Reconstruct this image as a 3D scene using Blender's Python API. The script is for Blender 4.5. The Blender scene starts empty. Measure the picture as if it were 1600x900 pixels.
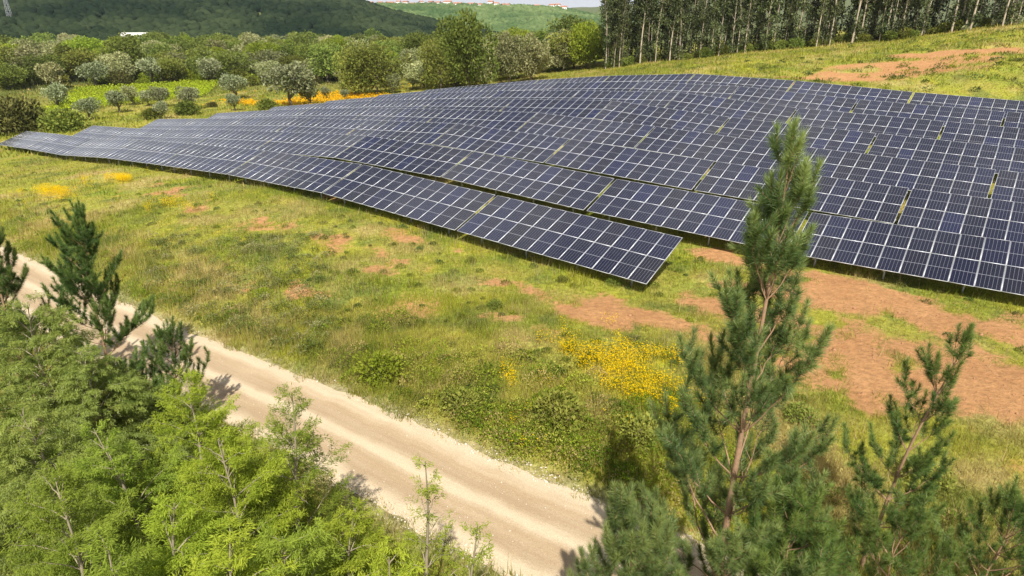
import bpy, math, random
import numpy as np
from mathutils import Vector, Matrix

R = math.radians
SC = bpy.context.scene
COL = SC.collection

# ------------------------------------------------------------------ camera, sky, sun, exposure
CAM_H = 14.0
PITCH = R(22.5)
FPX = 990.5                      # focal length in pixels of a 1600 px wide picture
cam_data = bpy.data.cameras.new('camera')
cam_data.sensor_width = 36.0
cam_data.lens = FPX / 1600 * 36
cam_data.clip_start = 0.1
cam_data.clip_end = 20000
cam = bpy.data.objects.new('camera', cam_data)
cam.location = (0, 0, CAM_H)
cam.rotation_euler = (R(90) - PITCH, 0, 0)
COL.objects.link(cam)
SC.camera = cam

SUN_EL = R(52)
SUN_H = Vector((0.06, -1.0)).normalized()      # horizontal direction towards the sun (behind, slightly right)
SUN_DIR = Vector((SUN_H.x * math.cos(SUN_EL), SUN_H.y * math.cos(SUN_EL), math.sin(SUN_EL)))
sun_data = bpy.data.lights.new('sun', 'SUN')
sun_data.energy = 5.0
sun_data.angle = R(0.5)
sun_data.color = (1.0, 0.955, 0.87)
sun = bpy.data.objects.new('sun', sun_data)
sun.rotation_euler = (-SUN_DIR).to_track_quat('-Z', 'Y').to_euler()
sun.location = SUN_DIR * 60
COL.objects.link(sun)

world = bpy.data.worlds.new('World')
SC.world = world
world.use_nodes = True
wt = world.node_tree
wt.nodes.clear()
w_out = wt.nodes.new('ShaderNodeOutputWorld')
w_bg = wt.nodes.new('ShaderNodeBackground')
w_sky = wt.nodes.new('ShaderNodeTexSky')
w_sky.sky_type = 'NISHITA'
w_sky.sun_disc = False
w_sky.sun_elevation = SUN_EL
w_sky.sun_rotation = math.atan2(SUN_H.x, SUN_H.y)
w_sky.dust_density = 1.5
w_tc = wt.nodes.new('ShaderNodeTexCoord')
w_map = wt.nodes.new('ShaderNodeMapping')
w_map.inputs['Scale'].default_value = (1.0, 1.0, 2.6)
w_noise = wt.nodes.new('ShaderNodeTexNoise')
w_noise.inputs['Scale'].default_value = 2.3
w_noise.inputs['Detail'].default_value = 7
w_noise.inputs['Roughness'].default_value = 0.58
w_ramp = wt.nodes.new('ShaderNodeValToRGB')
w_ramp.color_ramp.elements[0].position = 0.46
w_ramp.color_ramp.elements[1].position = 0.62
w_mix = wt.nodes.new('ShaderNodeMix')
w_mix.data_type = 'RGBA'
w_mix.inputs['B'].default_value = (13.0, 13.3, 14.0, 1)
wt.links.new(w_tc.outputs['Generated'], w_map.inputs['Vector'])
wt.links.new(w_map.outputs['Vector'], w_noise.inputs['Vector'])
wt.links.new(w_noise.outputs['Fac'], w_ramp.inputs['Fac'])
w_sep = wt.nodes.new('ShaderNodeSeparateXYZ')                    # bright milky band of thin cloud along the horizon
w_hz = wt.nodes.new('ShaderNodeMapRange')
w_hz.inputs['From Min'].default_value = 0.0
w_hz.inputs['From Max'].default_value = 0.62
w_hz.inputs['To Min'].default_value = 1.0
w_hz.inputs['To Max'].default_value = 0.0
w_max = wt.nodes.new('ShaderNodeMath')
w_max.operation = 'MAXIMUM'
wt.links.new(w_tc.outputs['Generated'], w_sep.inputs[0])
wt.links.new(w_sep.outputs['Z'], w_hz.inputs['Value'])
wt.links.new(w_ramp.outputs['Color'], w_max.inputs[0])
wt.links.new(w_hz.outputs[0], w_max.inputs[1])
wt.links.new(w_max.outputs[0], w_mix.inputs['Factor'])
wt.links.new(w_sky.outputs['Color'], w_mix.inputs['A'])
wt.links.new(w_mix.outputs['Result'], w_bg.inputs['Color'])
w_bg.inputs['Strength'].default_value = 0.05
wt.links.new(w_bg.outputs['Background'], w_out.inputs['Surface'])

SC.view_settings.view_transform = 'Standard'
SC.view_settings.look = 'None'
SC.view_settings.gamma = 1.0
SC.view_settings.exposure = 0.45
SC.view_settings.use_curve_mapping = False
SC.cycles.max_bounces = 6
SC.cycles.diffuse_bounces = 3
SC.cycles.glossy_bounces = 2
SC.cycles.transmission_bounces = 3
SC.cycles.transparent_max_bounces = 4

rng = np.random.default_rng(11)
random.seed(11)

# ------------------------------------------------------------------ small numeric helpers
def hash2(ix, iy, seed):
    h = (ix.astype(np.int64) * 374761393 + iy.astype(np.int64) * 668265263 + seed * 1442695041) & 0xffffffff
    h = ((h ^ (h >> 13)) * 1274126177) & 0xffffffff
    return ((h ^ (h >> 16)) & 0xffff) / 65535.0

def vnoise(x, y, seed=0):
    x = np.asarray(x, float); y = np.asarray(y, float)
    ix = np.floor(x); iy = np.floor(y)
    fx = x - ix; fy = y - iy
    fx = fx * fx * (3 - 2 * fx); fy = fy * fy * (3 - 2 * fy)
    a = hash2(ix, iy, seed); b = hash2(ix + 1, iy, seed)
    c = hash2(ix, iy + 1, seed); d = hash2(ix + 1, iy + 1, seed)
    return (a * (1 - fx) + b * fx) * (1 - fy) + (c * (1 - fx) + d * fx) * fy

def fbm(x, y, seed=0, octv=4):
    s = 0; a = 0.5; t = 0
    for o in range(octv):
        s = s + a * vnoise(x * 2 ** o, y * 2 ** o, seed + 17 * o); t += a; a *= 0.5
    return s / t

def sstep(a, b, x):
    t = np.clip((x - a) / (b - a), 0, 1)
    return t * t * (3 - 2 * t)

# ------------------------------------------------------------------ surveyed table nodes: top edge of the solar tables at each gap
NODES = {
    'A': [(0,10.10,35.41,2.48), (1,-1.10,44.05,2.87), (2,-12.44,52.71,3.29), (3,-23.66,61.35,2.89), (4,-34.68,70.04,2.01), (5,-45.69,78.71,1.07), (6,-56.79,87.32,-0.23), (7,-67.94,96.00,-0.92), (8,-78.94,104.82,-1.86)],
    'B': [(0,30.49,31.33,2.99), (1,19.25,39.67,2.84), (2,7.95,48.18,3.11), (3,-3.42,56.87,3.62), (4,-14.83,65.58,3.61), (5,-26.15,74.23,2.69), (6,-37.27,82.86,1.64), (7,-48.25,91.45,0.38), (8,-59.25,99.99,-0.66), (9,-70.25,108.53,-1.50)],
    'C': [(0,39.07,35.22,3.37), (1,27.92,43.69,3.45), (2,16.75,52.12,3.67), (3,5.50,60.54,4.11), (4,-5.80,69.02,4.34), (5,-17.12,77.54,3.56), (6,-28.24,86.17,2.70), (7,-39.26,94.84,1.50), (8,-50.23,103.54,0.28), (9,-61.17,112.25,-0.94)],
    'D': [(0,47.60,38.84,3.76), (1,36.50,47.41,3.97), (2,25.39,55.97,4.21), (3,14.30,64.48,4.71), (4,2.93,73.03,4.97), (5,-8.33,81.60,4.33), (6,-19.44,90.19,3.50), (7,-30.48,98.80,2.38), (8,-41.48,107.41,1.04), (9,-52.46,116.01,-0.44)],
    'E': [(1,45.06,51.53,4.45), (2,34.03,60.03,4.71), (3,23.00,68.53,5.07), (4,11.80,77.09,5.84), (5,0.38,85.68,5.12), (6,-10.81,94.29,4.26), (7,-21.86,102.91,3.13), (8,-32.85,111.53,1.73), (9,-43.80,120.16,0.15)],
    'F': [(1,53.88,55.52,4.96), (2,42.79,64.03,5.25), (3,31.71,72.53,5.54), (4,20.54,81.08,6.40), (5,9.24,89.67,5.84), (6,-1.91,98.27,5.03), (7,-12.96,106.87,3.86), (8,-23.96,115.48,2.40), (9,-34.93,124.08,0.78)],
    'G': [(1,62.69,59.54,5.45), (2,51.56,68.10,5.69), (3,40.43,76.66,6.02), (4,29.29,85.23,6.76), (5,18.06,93.85,6.69), (6,6.95,102.44,5.84), (7,-4.07,111.04,4.58), (8,-15.03,119.64,3.08), (9,-25.95,128.25,1.46)],
    'H': [(2,60.18,72.10,6.02), (3,49.09,80.64,6.47), (4,38.02,89.17,7.15), (5,26.85,97.75,7.46), (6,15.67,106.34,6.59), (7,4.63,114.93,5.31), (8,-6.33,123.52,3.75), (9,-17.23,132.12,2.05)],
}

AZ = 0.65676                     # the rows run along (-cos, sin)
TILT = 0.34755
EXW = np.array([-math.cos(AZ), math.sin(AZ)])        # along a row, towards its far left end
NRT = np.array([math.sin(AZ), math.cos(AZ)])         # uphill, away from the panels' faces
MOD_W, MOD_H, MOD_GAP = 1.142, 2.282, 0.012
TAB_H = 2 * MOD_H + 0.012
TAB_W = 12 * MOD_W + 11 * MOD_GAP

# ------------------------------------------------------------------ terrain
def ray(px, py):
    x = (px - 800) / FPX; u = -(py - 450) / FPX
    c, s = math.cos(PITCH), math.sin(PITCH)
    return np.array([x, c + u * s, -s + u * c])

def at_dist(px, py, y):
    r = ray(px, py); k = y / r[1]
    return np.array([r[0] * k, y, CAM_H + r[2] * k])

ROAD_C = np.array([(-66, 61), (-50, 50), (-36, 40.4), (-25.8, 33), (-17.8, 27.3), (-7.5, 20.6), (-2.15, 16.8), (0.5, 15.1), (5.3, 11.9), (11, 8), (18, 3), (27, -3.5)], float)
ROAD_Z = np.array([-2.6, -1.4, -0.75, -0.5, -0.35, -0.1, 0, 0, 0, -0.05, -0.1, -0.1])

def catmull(P, n=12):
    P = np.asarray(P, float); out = []
    Q = np.vstack([2 * P[0] - P[1], P, 2 * P[-1] - P[-2]])
    for i in range(1, len(Q) - 2):
        for t in np.linspace(0, 1, n, endpoint=False):
            a, b, c, d = Q[i - 1], Q[i], Q[i + 1], Q[i + 2]
            out.append(0.5 * ((2 * b) + (c - a) * t + (2 * a - 5 * b + 4 * c - d) * t * t + (3 * b - a - 3 * c + d) * t ** 3))
    out.append(P[-1])
    return np.array(out)

ROAD_L = catmull(np.column_stack([ROAD_C, ROAD_Z]), 14)
CP = []
for r_, lst in NODES.items():
    for (k, x, y, z) in lst:
        CP.append((x - NRT[0] * 2.15, y - NRT[1] * 2.15, z - 0.78 - 1.56))
for p_, z_ in zip(ROAD_C, ROAD_Z):
    d_ = np.array([0.60, 0.80])
    for s_ in (-2.4, 0, 2.4):
        CP.append((p_[0] + d_[0] * s_, p_[1] + d_[1] * s_, z_))
    CP.append((p_[0] + d_[0] * 5.0, p_[1] + d_[1] * 5.0, z_ + 0.35))
    CP.append((p_[0] - d_[0] * 6.0, p_[1] - d_[1] * 6.0, z_ - 0.3))
for px, py, dd in ((1600, 38, 128), (1500, 50, 134), (1400, 63, 140), (1300, 71, 144), (1200, 80, 149), (1100, 91, 154), (1000, 100, 160), (900, 117, 168), (820, 129, 174),
                   (1600, 100, 90), (1400, 110, 102), (1200, 104, 118), (1100, 103, 126)):
    CP.append(tuple(at_dist(px, py, dd)))
for x, y, z in ((60, 215, 9), (120, 190, 15), (200, 170, 18), (170, 110, 16), (130, 60, 9), (90, 20, 4), (60, -10, 1), (0, 230, 3.0),
                (-90, 125, -4.6), (-120, 120, -4.8), (-60, 150, -4.6), (-40, 175, -4.2), (-100, 180, -4.8), (-160, 180, -5), (-60, 230, -4.6), (-140, 260, -5), (-20, 200, -1.5), (-200, 120, -5),
                (-100, 60, -4.2), (-150, 60, -5), (-60, 20, -1.5), (-30, -10, -0.5), (0, -20, 0), (0, 3, -0.4), (-12, 6, -0.5)):
    CP.append((x, y, z))
CP = np.array(CP)
_c = 5.0
def _phi(r2): return np.sqrt(r2 + _c * _c)
_n = len(CP)
_A = np.zeros((_n + 3, _n + 3))
_d2 = ((CP[:, None, :2] - CP[None, :, :2]) ** 2).sum(-1)
_A[:_n, :_n] = -_phi(_d2) + np.eye(_n) * 0.25
_A[:_n, _n:] = np.column_stack([np.ones(_n), CP[:, :2] / 100])
_A[_n:, :_n] = _A[:_n, _n:].T
_W = np.linalg.solve(_A, np.concatenate([CP[:, 2], np.zeros(3)]))

def px_of(x, y):                 # bearing seen from the viewpoint, as a column number used to look ridges up
    return 800 + FPX * 1.082 * np.clip(x / np.maximum(y, 1e-3), -9, 9)

RIDGE1 = ([-900, 0, 250, 540, 610, 690, 770, 850, 960, 1200, 2600], [44, 46, 47, 44, 28, 14, 2, -4, -4, -4, -4])
RIDGE2 = ([-900, 300, 540, 600, 700, 800, 870, 935, 1050, 1500, 2600], [36, 40, 43, 44, 44, 43, 39, 25, 16, 14, 14])
RIDGE3 = ([-900, 500, 900, 1000, 1080, 1180, 1260, 1350, 1600, 2600], [60, 70, 88, 100, 165, 178, 160, 150, 140, 100])

def terrain_raw(x, y):
    x = np.asarray(x, float); y = np.asarray(y, float); sh = x.shape
    X = x.ravel(); Y = y.ravel()
    out = np.empty(len(X))
    for i in range(0, len(X), 20000):
        xs, ys = X[i:i + 20000], Y[i:i + 20000]
        d2 = (xs[:, None] - CP[None, :, 0]) ** 2 + (ys[:, None] - CP[None, :, 1]) ** 2
        out[i:i + 20000] = -_phi(d2) @ _W[:_n] + _W[_n] + (xs * _W[_n + 1] + ys * _W[_n + 2]) / 100
    r = np.hypot(X, Y)
    pxv = np.where(Y > 0, px_of(X, Y), np.where(X > 0, 2600, -900))
    far = np.interp(pxv, [-900, 600, 900, 1000, 1300, 2600], [-5, -5, -2, 6, 12, 12])
    far = far * (1 - sstep(300, 600, r)) + (-4) * sstep(300, 600, r)
    nz = 7 * (fbm(X / 170, Y / 170, 5, 3) - 0.5)
    h1 = np.interp(pxv, *RIDGE1) + nz; h2 = np.interp(pxv, *RIDGE2) + nz * 0.5; h3 = np.interp(pxv, *RIDGE3) + 3 * nz
    z1 = h1 * sstep(430, 800, r) * (1 - 0.5 * sstep(800, 1000, r))
    z2 = h2 * sstep(850, 1300, r) * (1 - 0.4 * sstep(1300, 1600, r))
    z3 = h3 * sstep(1800, 3200, r)
    far = np.maximum(np.maximum(far, z1 + far * 0.3), np.maximum(z2, z3) * (r > 840) + far * (r <= 840))
    w = sstep(190, 290, r)
    out = out * (1 - w) + far * w
    return out.reshape(sh)

def road_dist(x, y):
    X = np.asarray(x, float).ravel(); Y = np.asarray(y, float).ravel()
    best = np.full(len(X), 1e9)
    A = ROAD_L[:-1, :2]; B = ROAD_L[1:, :2]; sgn = np.zeros(len(X))
    near = (np.hypot(X, Y) < 110)
    idx = np.where(near)[0]
    for i in range(0, len(idx), 20000):
        j = idx[i:i + 20000]
        b = np.full(len(j), 1e9); sg = np.zeros(len(j))
        for a_, b_ in zip(A, B):
            d = b_ - a_; L2 = d @ d
            t = np.clip(((X[j] - a_[0]) * d[0] + (Y[j] - a_[1]) * d[1]) / L2, 0, 1)
            ex = X[j] - a_[0] - t * d[0]; ey = Y[j] - a_[1] - t * d[1]
            dist = np.hypot(ex, ey); m = dist < b
            b[m] = dist[m]; sg[m] = np.sign(d[0] * ey - d[1] * ex)[m]
        best[j] = b; sgn[j] = sg
    return best.reshape(np.shape(x)), sgn.reshape(np.shape(x))

def terrain(x, y):
    z = terrain_raw(x, y)
    rd, _ = road_dist(x, y)
    r = np.hypot(x, y)
    amp = sstep(2.6, 5.0, rd) * (1 - sstep(200, 260, r))
    return z + amp * (0.35 * (fbm(np.asarray(x) / 5.5, np.asarray(y) / 5.5, 3, 3) - 0.5) + 0.12 * (fbm(np.asarray(x) / 1.1, np.asarray(y) / 1.1, 4, 2) - 0.5))

_ts = np.geomspace(6, 1800, 2600)
def place(px, py):
    r = ray(px, py)
    P = r[None] * _ts[:, None]; P[:, 2] += CAM_H
    below = np.where(P[:, 2] < terrain_raw(P[:, 0], P[:, 1]))[0]
    i = below[0] if len(below) else len(_ts) - 1
    p = P[i]
    return np.array([p[0], p[1], float(terrain(np.array([p[0]]), np.array([p[1]]))[0])])

def tz(x, y): return float(terrain(np.array([x]), np.array([y]))[0])

# ------------------------------------------------------------------ ground cover masks (which plants grow where, bare soil, flowers)
def _blobs(lst):
    out = []
    for px, py, a, b in lst:
        p = place(px, py); out.append((p[0], p[1], a, b))
    return out
SOIL = _blobs([(1450, 560, 5.5, 2.6), (1310, 545, 3.6, 2.3), (1565, 615, 4.5, 2.0), (1385, 600, 3.5, 1.6), (1180, 490, 3.4, 1.2), (1010, 497, 4.5, 1.0), (915, 492, 2.8, 0.8),
               (1260, 468, 4.2, 1.0), (1410, 480, 5, 1.2), (1560, 515, 5, 1.8), (1120, 400, 2.2, 0.9), (1330, 445, 4.0, 0.7)])
STREAK = _blobs([(440, 352, 7.5, 1.53), (560, 385, 7.5, 1.36), (655, 378, 6.0, 1.19), (330, 330, 6.0, 1.70), (250, 296, 9.0, 2.04), (120, 268, 12.0, 2.55), (40, 245, 9.0, 2.21), (445, 452, 3.6, 1.53),
                 (610, 425, 6.0, 1.02), (780, 440, 6.0, 1.19), (800, 500, 4.5, 0.85), (480, 300, 6.0, 0.85), (700, 550, 3.0, 0.85), (390, 520, 2.2, 1.02), (20, 272, 7.5, 1.53)])
HSOIL = _blobs([(1430, 103, 10, 4.5), (1400, 115, 9, 2.5), (1322, 118, 6, 2.2), (1262, 122, 11, 1.5), (1478, 84, 8, 3), (1240, 131, 8, 1.0)])
FLOW = _blobs([(960, 578, 2.3, 1.0), (900, 560, 1.3, .6), (1030, 600, 1.7, .8), (1060, 570, 0.8, .4), (1000, 560, 1.6, .6), (985, 615, 1.3, .5)])
FLOW2 = _blobs([(85, 302, 3.6, 0.9), (270, 322, 1.0, .5), (190, 283, 2.5, .5)])
YFIELD = _blobs([(540, 152, 16, 6), (490, 158, 10, 4), (385, 161, 9, 3.5), (450, 163, 9, 4)])
LUSH = _blobs([(400, 400, 5, 1.6), (340, 400, 3, 1), (680, 470, 4, 1.2), (900, 430, 4, 1.5), (560, 450, 4, 1), (1130, 420, 3, 1.4), (760, 395, 5, .8), (620, 345, 6, .7), (480, 310, 6, .7), (1420, 440, 6, 0.5), (300, 290, 7, 0.8), (160, 300, 5, 1)])

def blobmask(lst, x, y):
    m = np.zeros(np.shape(x))
    for (cx, cy, a, b) in lst:
        dx = x - cx; dy = y - cy
        u = dx * EXW[0] + dy * EXW[1]; v = dx * NRT[0] + dy * NRT[1]
        m = np.maximum(m, np.exp(-((u / a) ** 2 + (v / b) ** 2) * 0.7))
    return m

def masks(x, y):
    n1 = fbm(x / 1.7, y / 1.7, 21, 4); n2 = fbm(x / 6.0, y / 6.0, 31, 3); n3 = fbm(x / 0.6, y / 0.6, 41, 2)
    r = np.hypot(x, y)
    soil = np.clip(blobmask(SOIL, x, y) * 1.35 + 2.0 * (n1 - 0.55) + 0.5 * (n3 - 0.5), 0, 1)
    soil = np.maximum(soil, np.clip(blobmask(STREAK, x, y) * 0.75 + 1.9 * (n1 - 0.60) - 0.15 * (n3 < 0.4), 0, 1))
    hs = np.clip(blobmask(HSOIL, x, y) * 1.4 + 1.9 * (fbm(x / 5, y / 5, 51, 4) - 0.55), 0, 1)
    soil = np.maximum(soil, hs * (hs > 0.2))
    soil = np.where(r < 75, soil, np.where(hs > 0, hs, soil * 0.3))
    soil = soil * sstep(0.12, 0.6, soil)
    flow = np.clip(np.maximum(blobmask(FLOW, x, y), blobmask(FLOW2, x, y)) * 1.15 + 1.5 * (n3 - 0.55) + 1.3 * (n1 - 0.52), 0, 1)
    flow = flow * sstep(0.15, 0.6, flow)
    yf = sstep(0.3, 0.7, blobmask(YFIELD, x, y) + 0.5 * (n2 - 0.5))
    flow = np.maximum(flow, yf * 0.95)
    lush = np.clip(sstep(0.38, 0.62, n2) * 0.7 + blobmask(LUSH, x, y) * 0.8 + 1.1 * (n1 - 0.5), 0, 1)
    dry = np.clip(sstep(0.5, 0.75, fbm(x / 3.3, y / 3.3, 61, 4)) , 0, 1) * (1 - 0.7 * lush)
    lush = np.clip(lush, 0, 1)
    return soil, flow, lush, dry

C_MID = np.array([0.350, 0.328, 0.060]); C_LUSH = np.array([0.225, 0.275, 0.030]); C_DRY = np.array([0.52, 0.405, 0.165])
C_LIME = np.array([0.370, 0.365, 0.045]); C_OLIVE = np.array([0.150, 0.185, 0.045])
C_SOIL = np.array([0.40, 0.205, 0.090]); C_FLOW = np.array([0.85, 0.60, 0.008])

# ------------------------------------------------------------------ materials
def new_mat(name):
    m = bpy.data.materials.new(name); m.use_nodes = True
    nt = m.node_tree; nt.nodes.clear()
    out = nt.nodes.new('ShaderNodeOutputMaterial')
    return m, nt, out

def N(nt, t, **kw):
    n = nt.nodes.new(t)
    for k, v in kw.items(): setattr(n, k, v)
    return n

def mixc(nt, fac, a, b):
    n = N(nt, 'ShaderNodeMix', data_type='RGBA')
    for s, v in (('Factor', fac), ('A', a), ('B', b)):
        if hasattr(v, 'is_output'): nt.links.new(v, n.inputs[s])
        else: n.inputs[s].default_value = v if s == 'Factor' else (*v, 1)
    return n.outputs['Result']

def plain(name, col, rough=0.7, metal=0.0, noise=0.25, scale=6.0):
    m, nt, out = new_mat(name)
    b = N(nt, 'ShaderNodeBsdfPrincipled')
    tc = N(nt, 'ShaderNodeTexCoord'); nz = N(nt, 'ShaderNodeTexNoise')
    nz.inputs['Scale'].default_value = scale; nz.inputs['Detail'].default_value = 5
    nt.links.new(tc.outputs['Object'], nz.inputs['Vector'])
    c = mixc(nt, nz.outputs['Fac'], tuple(v * (1 - noise) for v in col), tuple(min(1, v * (1 + noise)) for v in col))
    nt.links.new(c, b.inputs['Base Color'])
    b.inputs['Roughness'].default_value = rough; b.inputs['Metallic'].default_value = metal
    nt.links.new(b.outputs[0], out.inputs['Surface'])
    return m

def leafy(name, c_a, c_b, trans=0.3, rand=0.35, gloss=0.05, rough=0.45):
    """foliage: the per-leaf value 'v' blends two leaf colours, each plant differs a little; light passes through the leaf"""
    m, nt, out = new_mat(name)
    at = N(nt, 'ShaderNodeAttribute', attribute_name='v'); oi = N(nt, 'ShaderNodeObjectInfo')
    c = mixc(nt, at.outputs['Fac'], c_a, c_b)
    hs = N(nt, 'ShaderNodeHueSaturation')
    mr = N(nt, 'ShaderNodeMapRange'); mr.inputs['To Min'].default_value = 1 - rand; mr.inputs['To Max'].default_value = 1 + rand
    nt.links.new(oi.outputs['Random'], mr.inputs['Value'])
    ml = N(nt, 'ShaderNodeMath', operation='MULTIPLY'); ml.inputs[1].default_value = 7.31
    fr = N(nt, 'ShaderNodeMath', operation='FRACT')
    mh = N(nt, 'ShaderNodeMapRange'); mh.inputs['To Min'].default_value = 0.5 - rand * 0.06; mh.inputs['To Max'].default_value = 0.5 + rand * 0.06
    nt.links.new(oi.outputs['Random'], ml.inputs[0]); nt.links.new(ml.outputs[0], fr.inputs[0]); nt.links.new(fr.outputs[0], mh.inputs['Value'])
    nt.links.new(mh.outputs[0], hs.inputs['Hue']); nt.links.new(mr.outputs[0], hs.inputs['Value']); nt.links.new(c, hs.inputs['Color'])
    d = N(nt, 'ShaderNodeBsdfDiffuse'); t = N(nt, 'ShaderNodeBsdfTranslucent'); g = N(nt, 'ShaderNodeBsdfGlossy')
    g.inputs['Roughness'].default_value = rough; g.inputs['Color'].default_value = (0.9, 0.95, 0.85, 1)
    nt.links.new(hs.outputs[0], d.inputs['Color']); nt.links.new(hs.outputs[0], t.inputs['Color'])
    m1 = N(nt, 'ShaderNodeMixShader'); m1.inputs[0].default_value = trans
    nt.links.new(d.outputs[0], m1.inputs[1]); nt.links.new(t.outputs[0], m1.inputs[2])
    m2 = N(nt, 'ShaderNodeMixShader'); m2.inputs[0].default_value = gloss
    nt.links.new(m1.outputs[0], m2.inputs[1]); nt.links.new(g.outputs[0], m2.inputs[2])
    nt.links.new(m2.outputs[0], out.inputs['Surface'])
    return m

def blade_mat():
    m, nt, out = new_mat('grass_blades')
    at = N(nt, 'ShaderNodeAttribute', attribute_name='col')
    d = N(nt, 'ShaderNodeBsdfDiffuse'); t = N(nt, 'ShaderNodeBsdfTranslucent')
    nt.links.new(at.outputs['Color'], d.inputs['Color']); nt.links.new(at.outputs['Color'], t.inputs['Color'])
    m1 = N(nt, 'ShaderNodeMixShader'); m1.inputs[0].default_value = 0.45
    nt.links.new(d.outputs[0], m1.inputs[1]); nt.links.new(t.outputs[0], m1.inputs[2])
    nt.links.new(m1.outputs[0], out.inputs['Surface'])
    return m

def ground_mat():
    m, nt, out = new_mat('meadow_ground')
    b = N(nt, 'ShaderNodeBsdfPrincipled'); b.inputs['Roughness'].default_value = 0.95
    b.inputs['Specular IOR Level'].default_value = 0.1
    at = N(nt, 'ShaderNodeAttribute', attribute_name='col'); so = N(nt, 'ShaderNodeAttribute', attribute_name='soil')
    tc = N(nt, 'ShaderNodeTexCoord')
    n1 = N(nt, 'ShaderNodeTexNoise'); n1.inputs['Scale'].default_value = 3.2; n1.inputs['Detail'].default_value = 9; n1.inputs['Roughness'].default_value = 0.72
    n2 = N(nt, 'ShaderNodeTexNoise'); n2.inputs['Scale'].default_value = 0.55; n2.inputs['Detail'].default_value = 8; n2.inputs['Roughness'].default_value = 0.7
    for n_ in (n1, n2): nt.links.new(tc.outputs['Object'], n_.inputs['Vector'])
    hs = N(nt, 'ShaderNodeHueSaturation')
    mv = N(nt, 'ShaderNodeMapRange'); mv.inputs['From Min'].default_value = 0.3; mv.inputs['From Max'].default_value = 0.7; mv.inputs['To Min'].default_value = 0.45; mv.inputs['To Max'].default_value = 1.5
    nt.links.new(n1.outputs['Fac'], mv.inputs['Value'])
    nt.links.new(at.outputs['Color'], hs.inputs['Color']); nt.links.new(mv.outputs[0], hs.inputs['Value'])
    mh = N(nt, 'ShaderNodeMapRange'); mh.inputs['From Min'].default_value = 0.3; mh.inputs['From Max'].default_value = 0.7; mh.inputs['To Min'].default_value = 0.475; mh.inputs['To Max'].default_value = 0.525
    nt.links.new(n2.outputs['Fac'], mh.inputs['Value']); nt.links.new(mh.outputs[0], hs.inputs['Hue'])
    # bare soil breaks up with a fine ragged edge
    sm = N(nt, 'ShaderNodeMath', operation='ADD'); s2 = N(nt, 'ShaderNodeMath', operation='MULTIPLY_ADD'); s2.inputs[1].default_value = 1.6; s2.inputs[2].default_value = -0.8
    nt.links.new(n1.outputs['Fac'], s2.inputs[0]); nt.links.new(s2.outputs[0], sm.inputs[0]); nt.links.new(so.outputs['Fac'], sm.inputs[1])
    rp = N(nt, 'ShaderNodeMapRange', interpolation_type='SMOOTHSTEP'); rp.inputs['From Min'].default_value = 0.25; rp.inputs['From Max'].default_value = 0.85
    nt.links.new(sm.outputs[0], rp.inputs['Value'])
    sc = mixc(nt, n2.outputs['Fac'], (0.33, 0.150, 0.060), (0.58, 0.325, 0.145))
    sh = N(nt, 'ShaderNodeHueSaturation'); nt.links.new(sc, sh.inputs['Color'])
    mv2 = N(nt, 'ShaderNodeMapRange'); mv2.inputs['From Min'].default_value = 0.3; mv2.inputs['From Max'].default_value = 0.7; mv2.inputs['To Min'].default_value = 0.7; mv2.inputs['To Max'].default_value = 1.3
    nt.links.new(n1.outputs['Fac'], mv2.inputs['Value']); nt.links.new(mv2.outputs[0], sh.inputs['Value'])
    c = mixc(nt, rp.outputs[0], hs.outputs[0], sh.outputs[0])
    nt.links.new(c, b.inputs['Base Color'])
    bp = N(nt, 'ShaderNodeBump'); bp.inputs['Strength'].default_value = 1.0; bp.inputs['Distance'].default_value = 0.2
    nt.links.new(n1.outputs['Fac'], bp.inputs['Height']); nt.links.new(bp.outputs[0], b.inputs['Normal'])
    nt.links.new(b.outputs[0], out.inputs['Surface'])
    return m

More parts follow.
